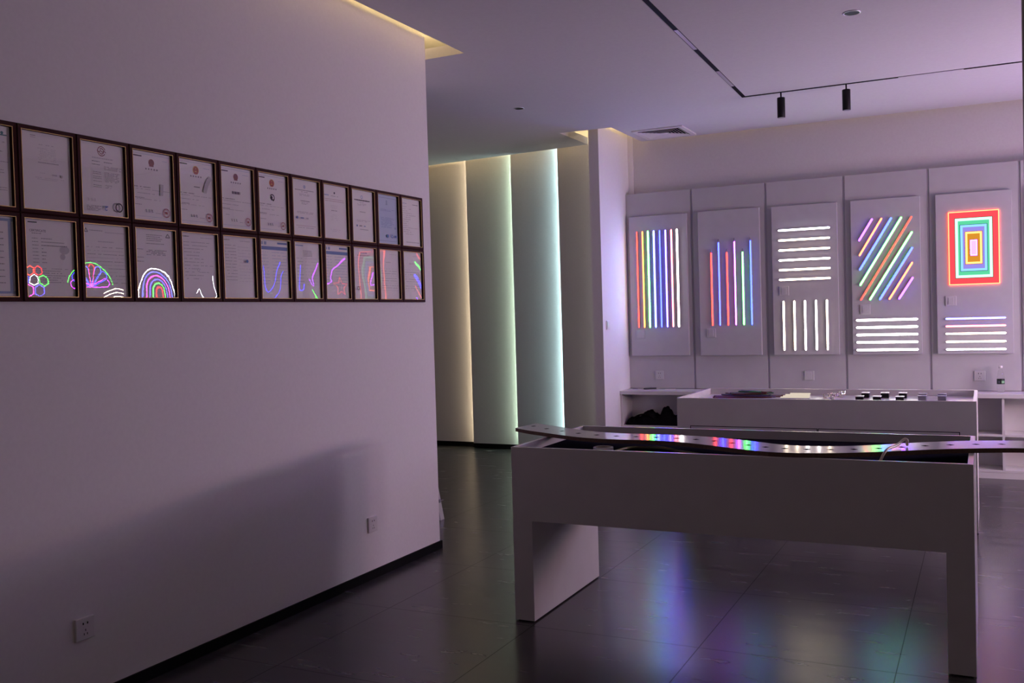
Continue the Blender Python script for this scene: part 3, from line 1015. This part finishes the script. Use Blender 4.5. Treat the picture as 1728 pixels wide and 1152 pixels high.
w = 0.0155
def xt(y):
    return -1.722 + (y - 7.845) * -0.0265


def seg_y(name, y0, y1, m, ww, dz):
    bm = bmesh.new()
    prism(bm, [(xt(y0) - ww - TX, y0 - TY), (xt(y0) + ww - TX, y0 - TY), (xt(y1) + ww - TX, y1 - TY), (xt(y1) - ww - TX, y1 - TY)], -dz, 0)
    obj(name, bm, m, tr)


seg_y('channel', 1.0, TY + w, TRK, w, 0.0022)
trk('channel', xt(TY) - w, XR, TY - 0.016, TY + 0.016, TRK)
for y0, y1 in ((3.2, 4.1), (4.35, 5.10), (5.76, 6.25), (6.90, 7.42)):
    seg_y('light_bar', y0, y1, BAR, 0.0125, 0.003)
for x0, x1 in ((-0.56, -0.114), (0.75, 1.4)):
    trk('light_bar', x0, x1, TY - 0.0125, TY + 0.0125, BAR, 0.003)
for x, lab in ((-1.428, 'black cylinder spotlight nearer the corner of the ceiling track'), (-0.935, 'black cylinder spotlight on the ceiling track farther from its corner')):
    t = thing('track_spotlight', lab, 'spotlight', (x, TY, HC - 0.0022), 0, 'track spotlights')
    bm = bmesh.new()
    lathe(bm, [(0.006, -0.045), (0.006, -0.001)], 12)
    obj('stem', bm, BLACK, t)
    bm = bmesh.new()
    lathe(bm, [(0.0285, -0.200), (0.0305, -0.198), (0.0305, -0.044), (0.0285, -0.042)], 28)
    obj('barrel', bm, BLACK, t)
    bm = bmesh.new()
    lathe(bm, [(0.022, -0.2012), (0.026, -0.2002)], 24)
    obj('lens', bm, GREY, t)
for x, y, r, lab in ((-0.673, 5.98, 0.050, 'round recessed downlight on the ceiling beyond the certificate corner, inside the track'),
                     (-3.43, 7.21, 0.042, 'small recessed downlight on the ceiling in front of the pale fins')):
    t = thing('downlight', lab if x < -1 else 'round recessed downlight in the ceiling inside the track corner', 'downlight', (x, y, HC))
    bm = bmesh.new()
    seg = 32
    prof = [(r, 0.0), (r, -0.004), (r * 0.88, -0.005), (r * 0.85, -0.001)]
    Rg = [[bm.verts.new((q * math.cos(2 * PI * k / seg), q * math.sin(2 * PI * k / seg), z)) for k in range(seg)] for q, z in prof]
    for a, b in zip(Rg, Rg[1:]):
        for k in range(seg):
            f = bm.faces.new((a[k], a[(k + 1) % seg], b[(k + 1) % seg], b[k]))
            f.smooth = True
    obj('trim_ring', bm, ALU, t)
    bm = bmesh.new()
    lathe(bm, [(r * 0.85, -0.0035), (r * 0.50, -0.0030)], 28)
    obj('reflector', bm, BLACK, t)

# air vent
vt = thing('air_vent', 'white square louvred air vent in the ceiling by the pier', 'air vent', (-2.725, 8.94, HC))
h = 0.245
bm = bmesh.new()
for q in ((-h, h, -h, -h + 0.045), (-h, h, h - 0.045, h), (-h, -h + 0.045, -h + 0.045, h - 0.045), (h - 0.045, h, -h + 0.045, h - 0.045)):
    box(bm, q[0], q[1], q[2], q[3], -0.012, 0.0)
obj('vent_frame', bm, PLATE, vt)
obj('duct', B(-h + 0.04, h - 0.04, -h + 0.04, h - 0.04, -0.001, 0.0), DARK, vt)
obj('centre_plate', B(-0.035, 0.035, -0.035, 0.035, -0.015, -0.012), PLATE, vt)
for k in range(6):
    a = h - 0.048 - k * 0.028
    for side in range(4):
        bm = bmesh.new()
        z0, z1 = -0.016, -0.003
        i = a - 0.026
        quad(bm, [(-a, -a, z0), (a, -a, z0), (i, -i, z1), (-i, -i, z1)])
        quad(bm, [(-a, -a, z0 + .002), (-i, -i, z1 + .002), (i, -i, z1 + .002), (a, -a, z0 + .002)])
        obj('louvre', bm, PLATE, vt, (0, 0, 0), side * PI / 2)

# ------------------------------------------------------------------ framed certificates
PAP = [mat('cream paper', (0.97, 0.95, 0.92), 0.7), mat('faint print', (0.34, 0.32, 0.32), 0.8), mat('dark print', (0.08, 0.07, 0.08), 0.8), mat('red print', (0.42, 0.06, 0.05), 0.7),
       mat('gold print', (0.70, 0.42, 0.06), 0.6), mat('blue print', (0.14, 0.24, 0.50), 0.8), mat('pale blue print', (0.36, 0.46, 0.64), 0.8), mat('grey smudge', (0.68, 0.66, 0.66), 0.8),
       mat('dull red print', (0.28, 0.08, 0.07), 0.8), mat('pale pink print', (0.60, 0.45, 0.43), 0.8), mat('pale blue paper', (0.58, 0.68, 0.86), 0.8), mat('teal print', (0.10, 0.30, 0.28), 0.8),
       mat('black print', (0.02, 0.02, 0.02), 0.8)]
PW, PH = 0.2125, 0.283


class Sheet:
    """Marks on a sheet: u, v in 0..1 from the lower left corner."""

    def __init__(self, base=0):
        self.bm = bmesh.new()
        self.lv = 0
        quad(self.bm, [(0.0068, -PW / 2, -PH / 2), (0.0068, PW / 2, -PH / 2), (0.0068, PW / 2, PH / 2), (0.0068, -PW / 2, PH / 2)], base)

    def P(self, u, v):
        return (0.0070 + self.lv * 0.00004, (u - .5) * PW, (v - .5) * PH)

    def bar(self, u0, v0, u1, v1, mi):
        self.lv += 1
        quad(self.bm, [self.P(u0, v0), self.P(u1, v0), self.P(u1, v1), self.P(u0, v1)], mi)

    def words(self, u0, u1, v, hgt, mi, rnd, dens=0.8):
        u = u0
        while u < u1 - 0.004:
            w = rnd.uniform(0.012, 0.05)
            e = min(u + w, u1)
            if rnd.random() < dens:
                self.bar(u, v, e, v + hgt, mi)
            u = e + 0.009

    def para(self, u0, u1, v0, n, mi, rnd, step=0.021, hgt=0.006, dens=0.85):
        for k in range(n):
            self.words(u0, u0 + (u1 - u0) * (rnd.uniform(0.75, 1.0) if k else 1.0), v0 - k * step, hgt, mi, rnd, dens)

    def disc(self, u, v, r, mi, n=20, ru=None):
        self.lv += 1
        f = self.bm.faces.new([self.bm.verts.new(self.P(u + (ru or r) / PW * math.cos(2 * PI * k / n), v + r / PH * math.sin(2 * PI * k / n))) for k in range(n)])
        f.material_index = mi

    def ring(self, u, v, r0, r1, mi, n=24, a0=0, a1=360):
        self.lv += 1
        m = max(3, int(n * (a1 - a0) / 360))
        for k in range(m):
            a, b = (math.radians(a0 + (a1 - a0) * q / m) for q in (k, k + 1))
            quad(self.bm, [self.P(u + r0 / PW * math.cos(a), v + r0 / PH * math.sin(a)), self.P(u + r1 / PW * math.cos(a), v + r1 / PH * math.sin(a)),
                           self.P(u + r1 / PW * math.cos(b), v + r1 / PH * math.sin(b)), self.P(u + r0 / PW * math.cos(b), v + r0 / PH * math.sin(b))], mi)

    def text(self, s, u, v, size, mi):
        self.lv += 1
        cu = bpy.data.curves.new('t', 'FONT')
        cu.body = s
        cu.size = size
        cu.align_x = 'CENTER'
        cu.resolution_u = 2
        o = bpy.data.objects.new('t', cu)
        C.objects.link(o)
        dg = bpy.context.evaluated_depsgraph_get()
        dg.update()
        me = o.evaluated_get(dg).to_mesh()
        x0 = self.P(u, v)
        vv = [self.bm.verts.new((x0[0], x0[1] + p.co.x, x0[2] + p.co.y)) for p in me.vertices]
        for p in me.polygons:
            try:
                f = self.bm.faces.new([vv[i] for i in p.vertices])
                f.material_index = mi
            except ValueError:
                pass
        o.evaluated_get(dg).to_mesh_clear()
        bpy.data.objects.remove(o)
        bpy.data.curves.remove(cu)

    def stroke(self, pts, wd, mi):
        self.lv += 1
        for (u0, v0), (u1, v1) in zip(pts, pts[1:]):
            a, b = Vector((u0 * PW, v0 * PH)), Vector((u1 * PW, v1 * PH))
            n = (b - a)
            n = Vector((-n.y, n.x)).normalized() * wd / 2
            q = [a - n, b - n, b + n, a + n]
            quad(self.bm, [self.P(p.x / PW, p.y / PH) for p in q], mi)


def emblem(s, u, v, red, gold=True):
    """round red state-style seal with a gold rim and stars"""
    if gold:
        s.disc(u, v, 0.019, 4)
    s.disc(u, v, 0.0155, red)
    s.bar(u - 0.055, v - 0.058, u + 0.055, v - 0.030, red)
    if gold:
        s.bar(u - 0.030, v - 0.028, u + 0.030, v - 0.018, 4)
        s.bar(u - 0.018, v - 0.018, u + 0.018, v - 0.006, 4)
        s.disc(u, v + 0.025, 0.0035, 4, 5)


def seal(s, u, v, mi, r=0.016):
    s.ring(u, v, r * 0.86, r, mi)
    s.disc(u, v, r * 0.30, mi, 10)
    for k in range(9):
        a = math.radians(-40 + k * 32)
        s.disc(u + r * .66 / PW * math.cos(a), v + r * .66 / PH * math.sin(a), 0.0016, mi, 6)


def sign(s, u, v, rnd, mi=2):
    for k in range(3):
        x = u + k * 0.075
        s.stroke([(x, v + .02), (x + .03, v + .012), (x + .012, v - .006), (x + .045, v - .014)], 0.0016, mi)
        s.stroke([(x + .02, v + .026), (x + .018, v - .02)], 0.0013, mi)


def state_cert(s, rnd, red, gold, mark):
    s.bar(0.03, 0.965, 0.97, 0.969, 6)
    s.bar(0.05, 0.925, 0.26, 0.942, 2)
    s.words(0.72, 0.90, 0.90, 0.006, 6, rnd)
    emblem(s, 0.5, 0.855, red, gold)
    for k in range(5):
        s.bar(0.34 + k * 0.07, 0.745, 0.375 + k * 0.07, 0.768, 1)
    if mark == 'name':
        s.bar(0.43, 0.585, 0.60, 0.600, 1)
    elif mark == 'bold':
        for k in range(6):
            s.bar(0.37 + k * 0.044, 0.570, 0.402 + k * 0.044, 0.612, 1 if k % 2 else 2)
    elif mark == 'ink':
        s.ring(0.5, 0.60, 0.013, 0.018, 12, 24, -70, 150)
        s.disc(0.47, 0.60, 0.009, 12, 12)
        s.bar(0.46, 0.555, 0.56, 0.575, 12)
    s.words(0.05, 0.45, 0.475, 0.011, 1, rnd, .95)
    s.words(0.05, 0.95, 0.445, 0.005, 1, rnd)
    s.words(0.05, 0.55, 0.385, 0.006, 1, rnd)
    s.words(0.05, 0.28, 0.315, 0.009, 1, rnd)
    s.words(0.05, 0.70, 0.300, 0.005, 1, rnd)
    s.words(0.05, 0.25, 0.215, 0.007, 1, rnd)
    sign(s, 0.30, 0.13, rnd)
    s.words(0.56, 0.72, 0.105, 0.005, 1, rnd)
    seal(s, 0.84, 0.125, 3, 0.019)
    s.bar(0.05, 0.045, 0.95, 0.048, 6)


def general(s, rnd, head=None, n=12):
    if head:
        s.words(0.5 - head, 0.5 + head, 0.86, 0.016, 1, rnd, .95)
    for k in range(n):
        a = rnd.uniform(0.08, 0.3)
        s.words(a, rnd.uniform(0.6, 0.92), 0.80 - k * 0.058, 0.006, 1, rnd, .8)


def sheet_for(row, k):
    rnd = random.Random(row * 40 + k * 7 + 3)
    s = Sheet(10 if (row == 0 and k == 10) else 0)
    if row == 0:
        if k == 0:
            s.disc(0.86, 0.92, 0.006, 11, 8)
            s.bar(0.80, 0.885, 0.95, 0.90, 11)
            s.para(0.1, 0.9, 0.80, 3, 1, rnd, .06)
            s.para(0.1, 0.95, 0.55, 6, 1, rnd, .035)
            s.para(0.1, 0.9, 0.22, 3, 1, rnd, .03)
        elif k == 1:
            s.bar(0.20, 0.955, 0.30, 0.962, 1)
            s.bar(0.20, 0.93, 0.30, 0.938, 7)
            s.words(0.36, 0.66, 0.845, 0.010, 7, rnd)
            for j in range(8):
                s.words(0.33 + .02 * (j % 3), 0.70, 0.80 - j * 0.022, 0.005, 7, rnd)
            s.words(0.33, 0.74, 0.61, 0.008, 1, rnd, .95)
            s.words(0.36, 0.46, 0.475, 0.006, 7, rnd)
            s.bar(0.60, 0.455, 0.70, 0.475, 7)
            s.disc(0.80, 0.46, 0.005, 7, 10)
            s.para(0.26, 0.84, 0.41, 2, 7, rnd, .02)
        elif k == 2:
            s.ring(0.50, 0.900, 0.0165, 0.0200, 8, 24, 20, 330)
            s.ring(0.50, 0.900, 0.0090, 0.0125, 8, 20, 190, 500)
            s.stroke([(.40, .91), (.44, .885), (.48, .91), (.52, .885), (.56, .91), (.60, .885)], 0.003, 8)
            s.words(0.28, 0.76, 0.790, 0.016, 7, rnd, 1)
            for v in (.745, .700):
                s.words(0.27, 0.45, v, 0.007, 2, rnd, 1)
            s.words(0.54, 0.74, 0.745, 0.007, 2, rnd, 1)
            s.para(0.54, 0.94, 0.685, 3, 1, rnd, .02)
            s.para(0.54, 0.90, 0.60, 8, 1, rnd, .018)
            for v in (.595, .570, .53, .505, .465, .41, .385):
                s.words(0.27, 0.46, v, 0.007, 1, rnd, 1)
            s.para(0.54, 0.70, 0.42, 3, 1, rnd, .018)
            sign(s, 0.12, 0.20, rnd, 7)
            s.para(0.10, 0.42, 0.115, 5, 1, rnd, .016, .007)
            s.ring(0.53, 0.09, 0.004, 0.007, 5, 16, 40, 330)
            s.bar(0.50, 0.115, 0.57, 0.13, 5)
            s.ring(0.83, 0.125, 0.014, 0.019, 2)
            s.words(0.77, 0.89, 0.120, 0.007, 7, rnd, 1)
        elif k in (3, 4, 5, 6):
            state_cert(s, rnd, {3: 8, 4: 3, 5: 8, 6: 3}[k], k in (4, 6), {3: '', 4: 'name', 5: 'bold', 6: 'ink'}[k])
            if k == 3:
                s.stroke([(.72, .38), (.74, .55)], 0.016, 7)
            if k == 4:
                s.stroke([(.72, .52), (.78, .64), (.84, .72), (.92, .76)], 0.022, 7)
        elif k == 7:
            s.ring(0.50, 0.885, 0.006, 0.009, 6)
            s.disc(0.50, 0.885, 0.004, 6, 8)
            s.words(0.14, 0.86, 0.815, 0.012, 1, rnd, 1)
            s.words(0.37, 0.62, 0.785, 0.008, 1, rnd)
            s.para(0.30, 0.72, 0.745, 2, 1, rnd, .022)
            s.words(0.33, 0.68, 0.62, 0.012, 1, rnd, 1)
            s.para(0.36, 0.62, 0.59, 2, 1, rnd, .022)
            s.para(0.18, 0.82, 0.42, 2, 1, rnd, .022)
            s.disc(0.18, 0.315, 0.007, 5, 12)
            s.bar(0.30, 0.30, 0.42, 0.325, 6)
            s.bar(0.52, 0.30, 0.60, 0.325, 7)
            s.bar(0.12, 0.17, 0.88, 0.176, 9)
            s.words(0.2, 0.8, 0.135, 0.006, 1, rnd)
        elif k == 8:
            s.words(0.08, 0.26, 0.80, 0.024, 6, rnd, 1)
            s.disc(0.50, 0.865, 0.006, 2, 10)
            s.words(0.36, 0.66, 0.80, 0.008, 1, rnd)
            s.words(0.10, 0.90, 0.735, 0.010, 9, rnd, 1)
            s.words(0.10, 0.90, 0.70, 0.010, 9, rnd, 1)
            s.para(0.32, 0.62, 0.62, 3, 7, rnd, .03)
            s.words(0.34, 0.58, 0.52, 0.012, 1, rnd, 1)
            s.para(0.32, 0.62, 0.44, 4, 7, rnd, .03)
            s.para(0.28, 0.72, 0.16, 2, 7, rnd, .03)
        elif k == 9:
            s.ring(0.50, 0.875, 0.007, 0.010, 6)
            s.words(0.16, 0.86, 0.800, 0.022, 12, rnd, 1)
            s.words(0.40, 0.62, 0.765, 0.006, 1, rnd)
            s.para(0.30, 0.70, 0.735, 2, 1, rnd, .022)
            s.words(0.38, 0.64, 0.575, 0.012, 1, rnd, 1)
            s.para(0.20, 0.84, 0.41, 2, 1, rnd, .022)
            s.disc(0.24, 0.30, 0.006, 5, 10)
            s.bar(0.34, 0.29, 0.46, 0.31, 1)
            s.bar(0.54, 0.29, 0.62, 0.31, 6)
            s.words(0.36, 0.74, 0.225, 0.010, 1, rnd, 1)
        elif k == 10:
            for q in ((.06, .05, .94, .06), (.06, .94, .94, .95), (.06, .05, .075, .95), (.925, .05, .94, .95)):
                s.bar(*q, 6)
            s.ring(0.48, 0.87, 0.004, 0.007, 5)
            s.bar(0.44, 0.80, 0.52, 0.84, 6)
            s.para(0.16, 0.84, 0.70, 2, 5, rnd, .025)
            s.para(0.16, 0.86, 0.53, 6, 5, rnd, .025)
            s.para(0.16, 0.70, 0.38, 3, 5, rnd, .025)
            s.ring(0.84, 0.33, 0.003, 0.006, 5)
            s.disc(0.46, 0.155, 0.010, 5, 14)
            s.ring(0.68, 0.155, 0.006, 0.010, 5)
            s.bar(0.80, 0.13, 0.90, 0.18, 5)
        else:
            s.words(0.10, 0.32, 0.90, 0.008, 5, rnd, 1)
            s.words(0.62, 0.92, 0.89, 0.010, 2, rnd, 1)
            for j in range(14):
                s.words(0.08, rnd.uniform(.3, .95), 0.83 - j * 0.045, 0.006, 1, rnd)
            s.words(0.20, 0.9, 0.07, 0.010, 1, rnd, 1)
    else:
        if k == 0:
            for q in ((.0, .03, 1, .06), (.0, .95, 1, .985), (.90, .03, .96, .985)):
                s.bar(*q, 6)
            for j in range(9):
                s.words(0.1, 0.80, 0.80 - j * 0.08, 0.010, 2 if j < 2 else 1, rnd, 1)
        elif k == 1:
            s.bar(0.08, 0.960, 0.26, 0.975, 2)
            s.text('CERTIFICATE', 0.27, 0.845, 0.012, 2)
            s.words(0.15, 0.34, 0.820, 0.008, 1, rnd, 1)
            s.disc(0.80, 0.62, 0.016, 7, 12, 0.022)
            s.disc(0.76, 0.53, 0.012, 7, 10, 0.012)
            for j in range(8):
                s.words(0.15, 0.27, 0.755 - j * 0.045, 0.007, 1, rnd, 1)
                s.words(0.33, (0.55, 0.80, 0.85, 0.36, 0.42, 0.42, 0.40, 0.42)[j], 0.755 - j * 0.045, 0.008, 2 if j in (2, 4) else 1, rnd, 1)
            s.para(0.14, 0.85, 0.36, 7, 1, rnd, .03)
        elif k == 2:
            s.stroke([(.04, .90), (.08, .95), (.12, .90), (.04, .90)], 0.003, 1)
            s.words(0.15, 0.45, 0.92, 0.007, 1, rnd)
            s.words(0.50, 0.95, 0.90, 0.010, 7, rnd, 1)
            s.words(0.34, 0.70, 0.765, 0.014, 7, rnd, 1)
            for j in range(11):
                s.words(0.08, 0.92, 0.69 - j * 0.05, 0.006, 7 if j % 2 else 1, rnd)
        elif k == 3:
            s.stroke([(.80, .90), (.855, .955), (.91, .90), (.80, .90)], 0.004, 1)
            for j in range(4):
                s.words(0.30, 0.70 - .04 * (j % 2), 0.92 - j * 0.028, 0.009, 1, rnd, 1)
            s.words(0.28, 0.74, 0.79, 0.009, 1, rnd, 1)
            s.para(0.28, 0.80, 0.69, 4, 1, rnd, .022, .010)
            for v in (.70, .58, .52):
                s.words(0.04, 0.20, v, 0.009, 1, rnd, 1)
        elif k in (4, 5):
            s.words(0.06, 0.24, 0.945, 0.012, 2 if k == 4 else 1, rnd, 1)
            s.words(0.56, 0.9, 0.935, 0.012, 7, rnd, 1)
            for j in range(12):
                s.words(0.08, 0.42 if k == 5 else rnd.uniform(.5, .92), 0.86 - j * 0.052, 0.006, 1, rnd)
                if k == 5:
                    s.words(0.48, 0.9, 0.84 - j * 0.052, 0.006, 7, rnd)
            if k == 4:
                s.ring(0.45, 0.43, 0.005, 0.008, 7)
            else:
                s.disc(0.74, 0.61, 0.008, 5, 12)
        elif k in (6, 8):
            s.bar(0.02, 0.835, 0.98, 0.895, 5)
            s.bar(0.04, 0.92, 0.12, 0.975, 6)
            s.bar(0.16, 0.92, 0.24, 0.975, 6)
            s.bar(0.62, 0.94, 0.96, 0.972, 5)
            for j in range(11):
                s.words(0.05, 0.30, 0.79 - j * 0.055, 0.006, 6, rnd)
                s.words(0.42, 0.92, 0.79 - j * 0.055, 0.006, 6, rnd)
        elif k == 7:
            s.words(0.06, 0.38, 0.945, 0.022, 6, rnd, 1)
            for j in range(5):
                s.words(0.36, 0.70, 0.86 - j * 0.024, 0.008, 1, rnd, 1)
            for j in range(9):
                s.words(0.10, 0.34, 0.72 - j * 0.06, 0.006, 1, rnd)
                s.words(0.42, 0.88, 0.72 - j * 0.06, 0.006, 7, rnd)
        elif k == 9:
            s.words(0.36, 0.66, 0.90, 0.024, 6, rnd, 1)
            s.words(0.22, 0.78, 0.855, 0.010, 1, rnd, 1)
            for j in range(9):
                s.words(0.10, 0.85, 0.80 - j * 0.06, 0.006, 7, rnd)
            s.text('CE', 0.20, 0.17, 0.030, 2)
        else:
            s.words(0.35, 0.60, 0.75, 0.016, 7, rnd, 1)
            s.words(0.55, 0.9, 0.92, 0.007, 7, rnd, 1)
            for j in range(10):
                s.words(0.10, 0.88, 0.62 - j * 0.05, 0.006, 1 if j % 3 else 7, rnd)
    return s.bm


FRW, FRH = 0.2530, 0.3235


def ring_profile(bm, oy_, oz_, iy, iz, x0, x1, chamfer=0.0):
    """A rectangular picture-frame ring: outer half sizes, inner half sizes, depth from x0 to x1."""
    def loop(a, b, x):
        return [bm.verts.new((x, sy * a, sz * b)) for sy, sz in ((-1, -1), (1, -1), (1, 1), (-1, 1))]
    L = [loop(oy_, oz_, x0), loop(oy_, oz_, x1 - chamfer)]
    if chamfer:
        L.append(loop(oy_ - chamfer, oz_ - chamfer, x1))
        L.append(loop((oy_ + iy) / 2, (oz_ + iz) / 2, x1 - 0.001))
    L += [loop(iy, iz, x1 - (0.002 if chamfer else 0)), loop(iy, iz, x0)]
    n = len(L)
    for i in range(n):
        a, b = L[i], L[(i + 1) % n]
        for k in range(4):
            j = (k + 1) % 4
            bm.faces.new((a[k], a[j], b[j], b[k]))


def frame_mesh():
    bm = bmesh.new()
    ring_profile(bm, FRW / 2, FRH / 2, FRW / 2 - 0.0165, FRH / 2 - 0.0165, 0.0, 0.021, 0.003)
    return bm


def lip_mesh():
    bm = bmesh.new()
    a, b = FRW / 2 - 0.0160, FRH / 2 - 0.0160
    ring_profile(bm, a, b, a - 0.0023, b - 0.0023, 0.0175, 0.0205)
    return bm


labels = [
    ['upper row framed certificate with small teal logo, cut off by the picture edge', 'framed certificate in the upper row with faint centred text and no emblem',
     'upper row framed certificate with dark red oval swirl logo and black round seal', 'framed certificate in the upper row with dull red emblem and no name beneath it',
     'framed certificate in the upper row with a bright gold and red emblem', 'framed certificate in the upper row with dull red emblem above a bold word',
     'framed certificate in the upper row with a round black ink mark under its red emblem', 'framed certificate in the upper row with a faint blue crest over a broad text line',
     'framed certificate in the upper row with a pale pink text band', 'framed certificate in the upper row with a bold black heading',
     'framed certificate in the upper row printed on pale blue paper', 'framed certificate in the upper row nearest the wall end'],
    ['framed certificate in the lower row with a wide pale blue border', 'framed certificate in the lower row headed CERTIFICATE, with coloured hexagons reflected',
     'lower row framed certificate with pale waves and most of the shell reflected', 'framed certificate in the lower row with the big rainbow arch reflected in it',
     'framed certificate in the lower row directly below the gold and red emblem', 'lower row framed certificate with a blue dot, below the emblem with bold word',
     'lower row framed certificate with blue letterhead band, below the black ink mark', 'framed certificate in the lower row between the two with blue letterhead bands',
     'lower row framed certificate with blue letterhead band, nearer the wall end', 'framed certificate in the lower row marked with the letters CE',
     'framed certificate in the lower row, second from the wall end', 'framed certificate in the lower row nearest the wall end']]
FR_ME = LIP_ME = GL_ME = None
tilt = {(1, 9): (0.0055, 0.0), (1, 10): (0.010, 0.0)}
for row in range(2):
    for k in range(12):
        yc = 5.152 - 0.2545 * (11 - k) - 0.12725
        zc = 2.0627 if row == 0 else 1.7385
        t = thing('certificate_frame', labels[row][k], 'framed certificate', (XL, yc, zc), 0, 'framed certificates on the wall')
        if FR_ME is None:
            o = obj('frame', frame_mesh(), WOOD, t)
            FR_ME = o.data
            o = obj('gold_lip', lip_mesh(), GOLD, t)
            LIP_ME = o.data
            bm = bmesh.new()
            quad(bm, [(0.0, -0.1085, -0.144), (0.0, 0.1085, -0.144), (0.0, 0.1085, 0.144), (0.0, -0.1085, 0.144)])
            o = obj('glass', bm, GLASS, t)
            GL_ME = o.data
        else:
            for nm, me in (('frame', FR_ME), ('gold_lip', LIP_ME), ('glass', GL_ME)):
                o = bpy.data.objects.new(nm, me)
                C.objects.link(o)
                o.parent = t
        o.location = (0.0115, 0, 0)
        o.rotation_euler = (0, *tilt.get((row, k), (0, 0))[::-1])
        o = obj('certificate', sheet_for(row, k), PAP, t)
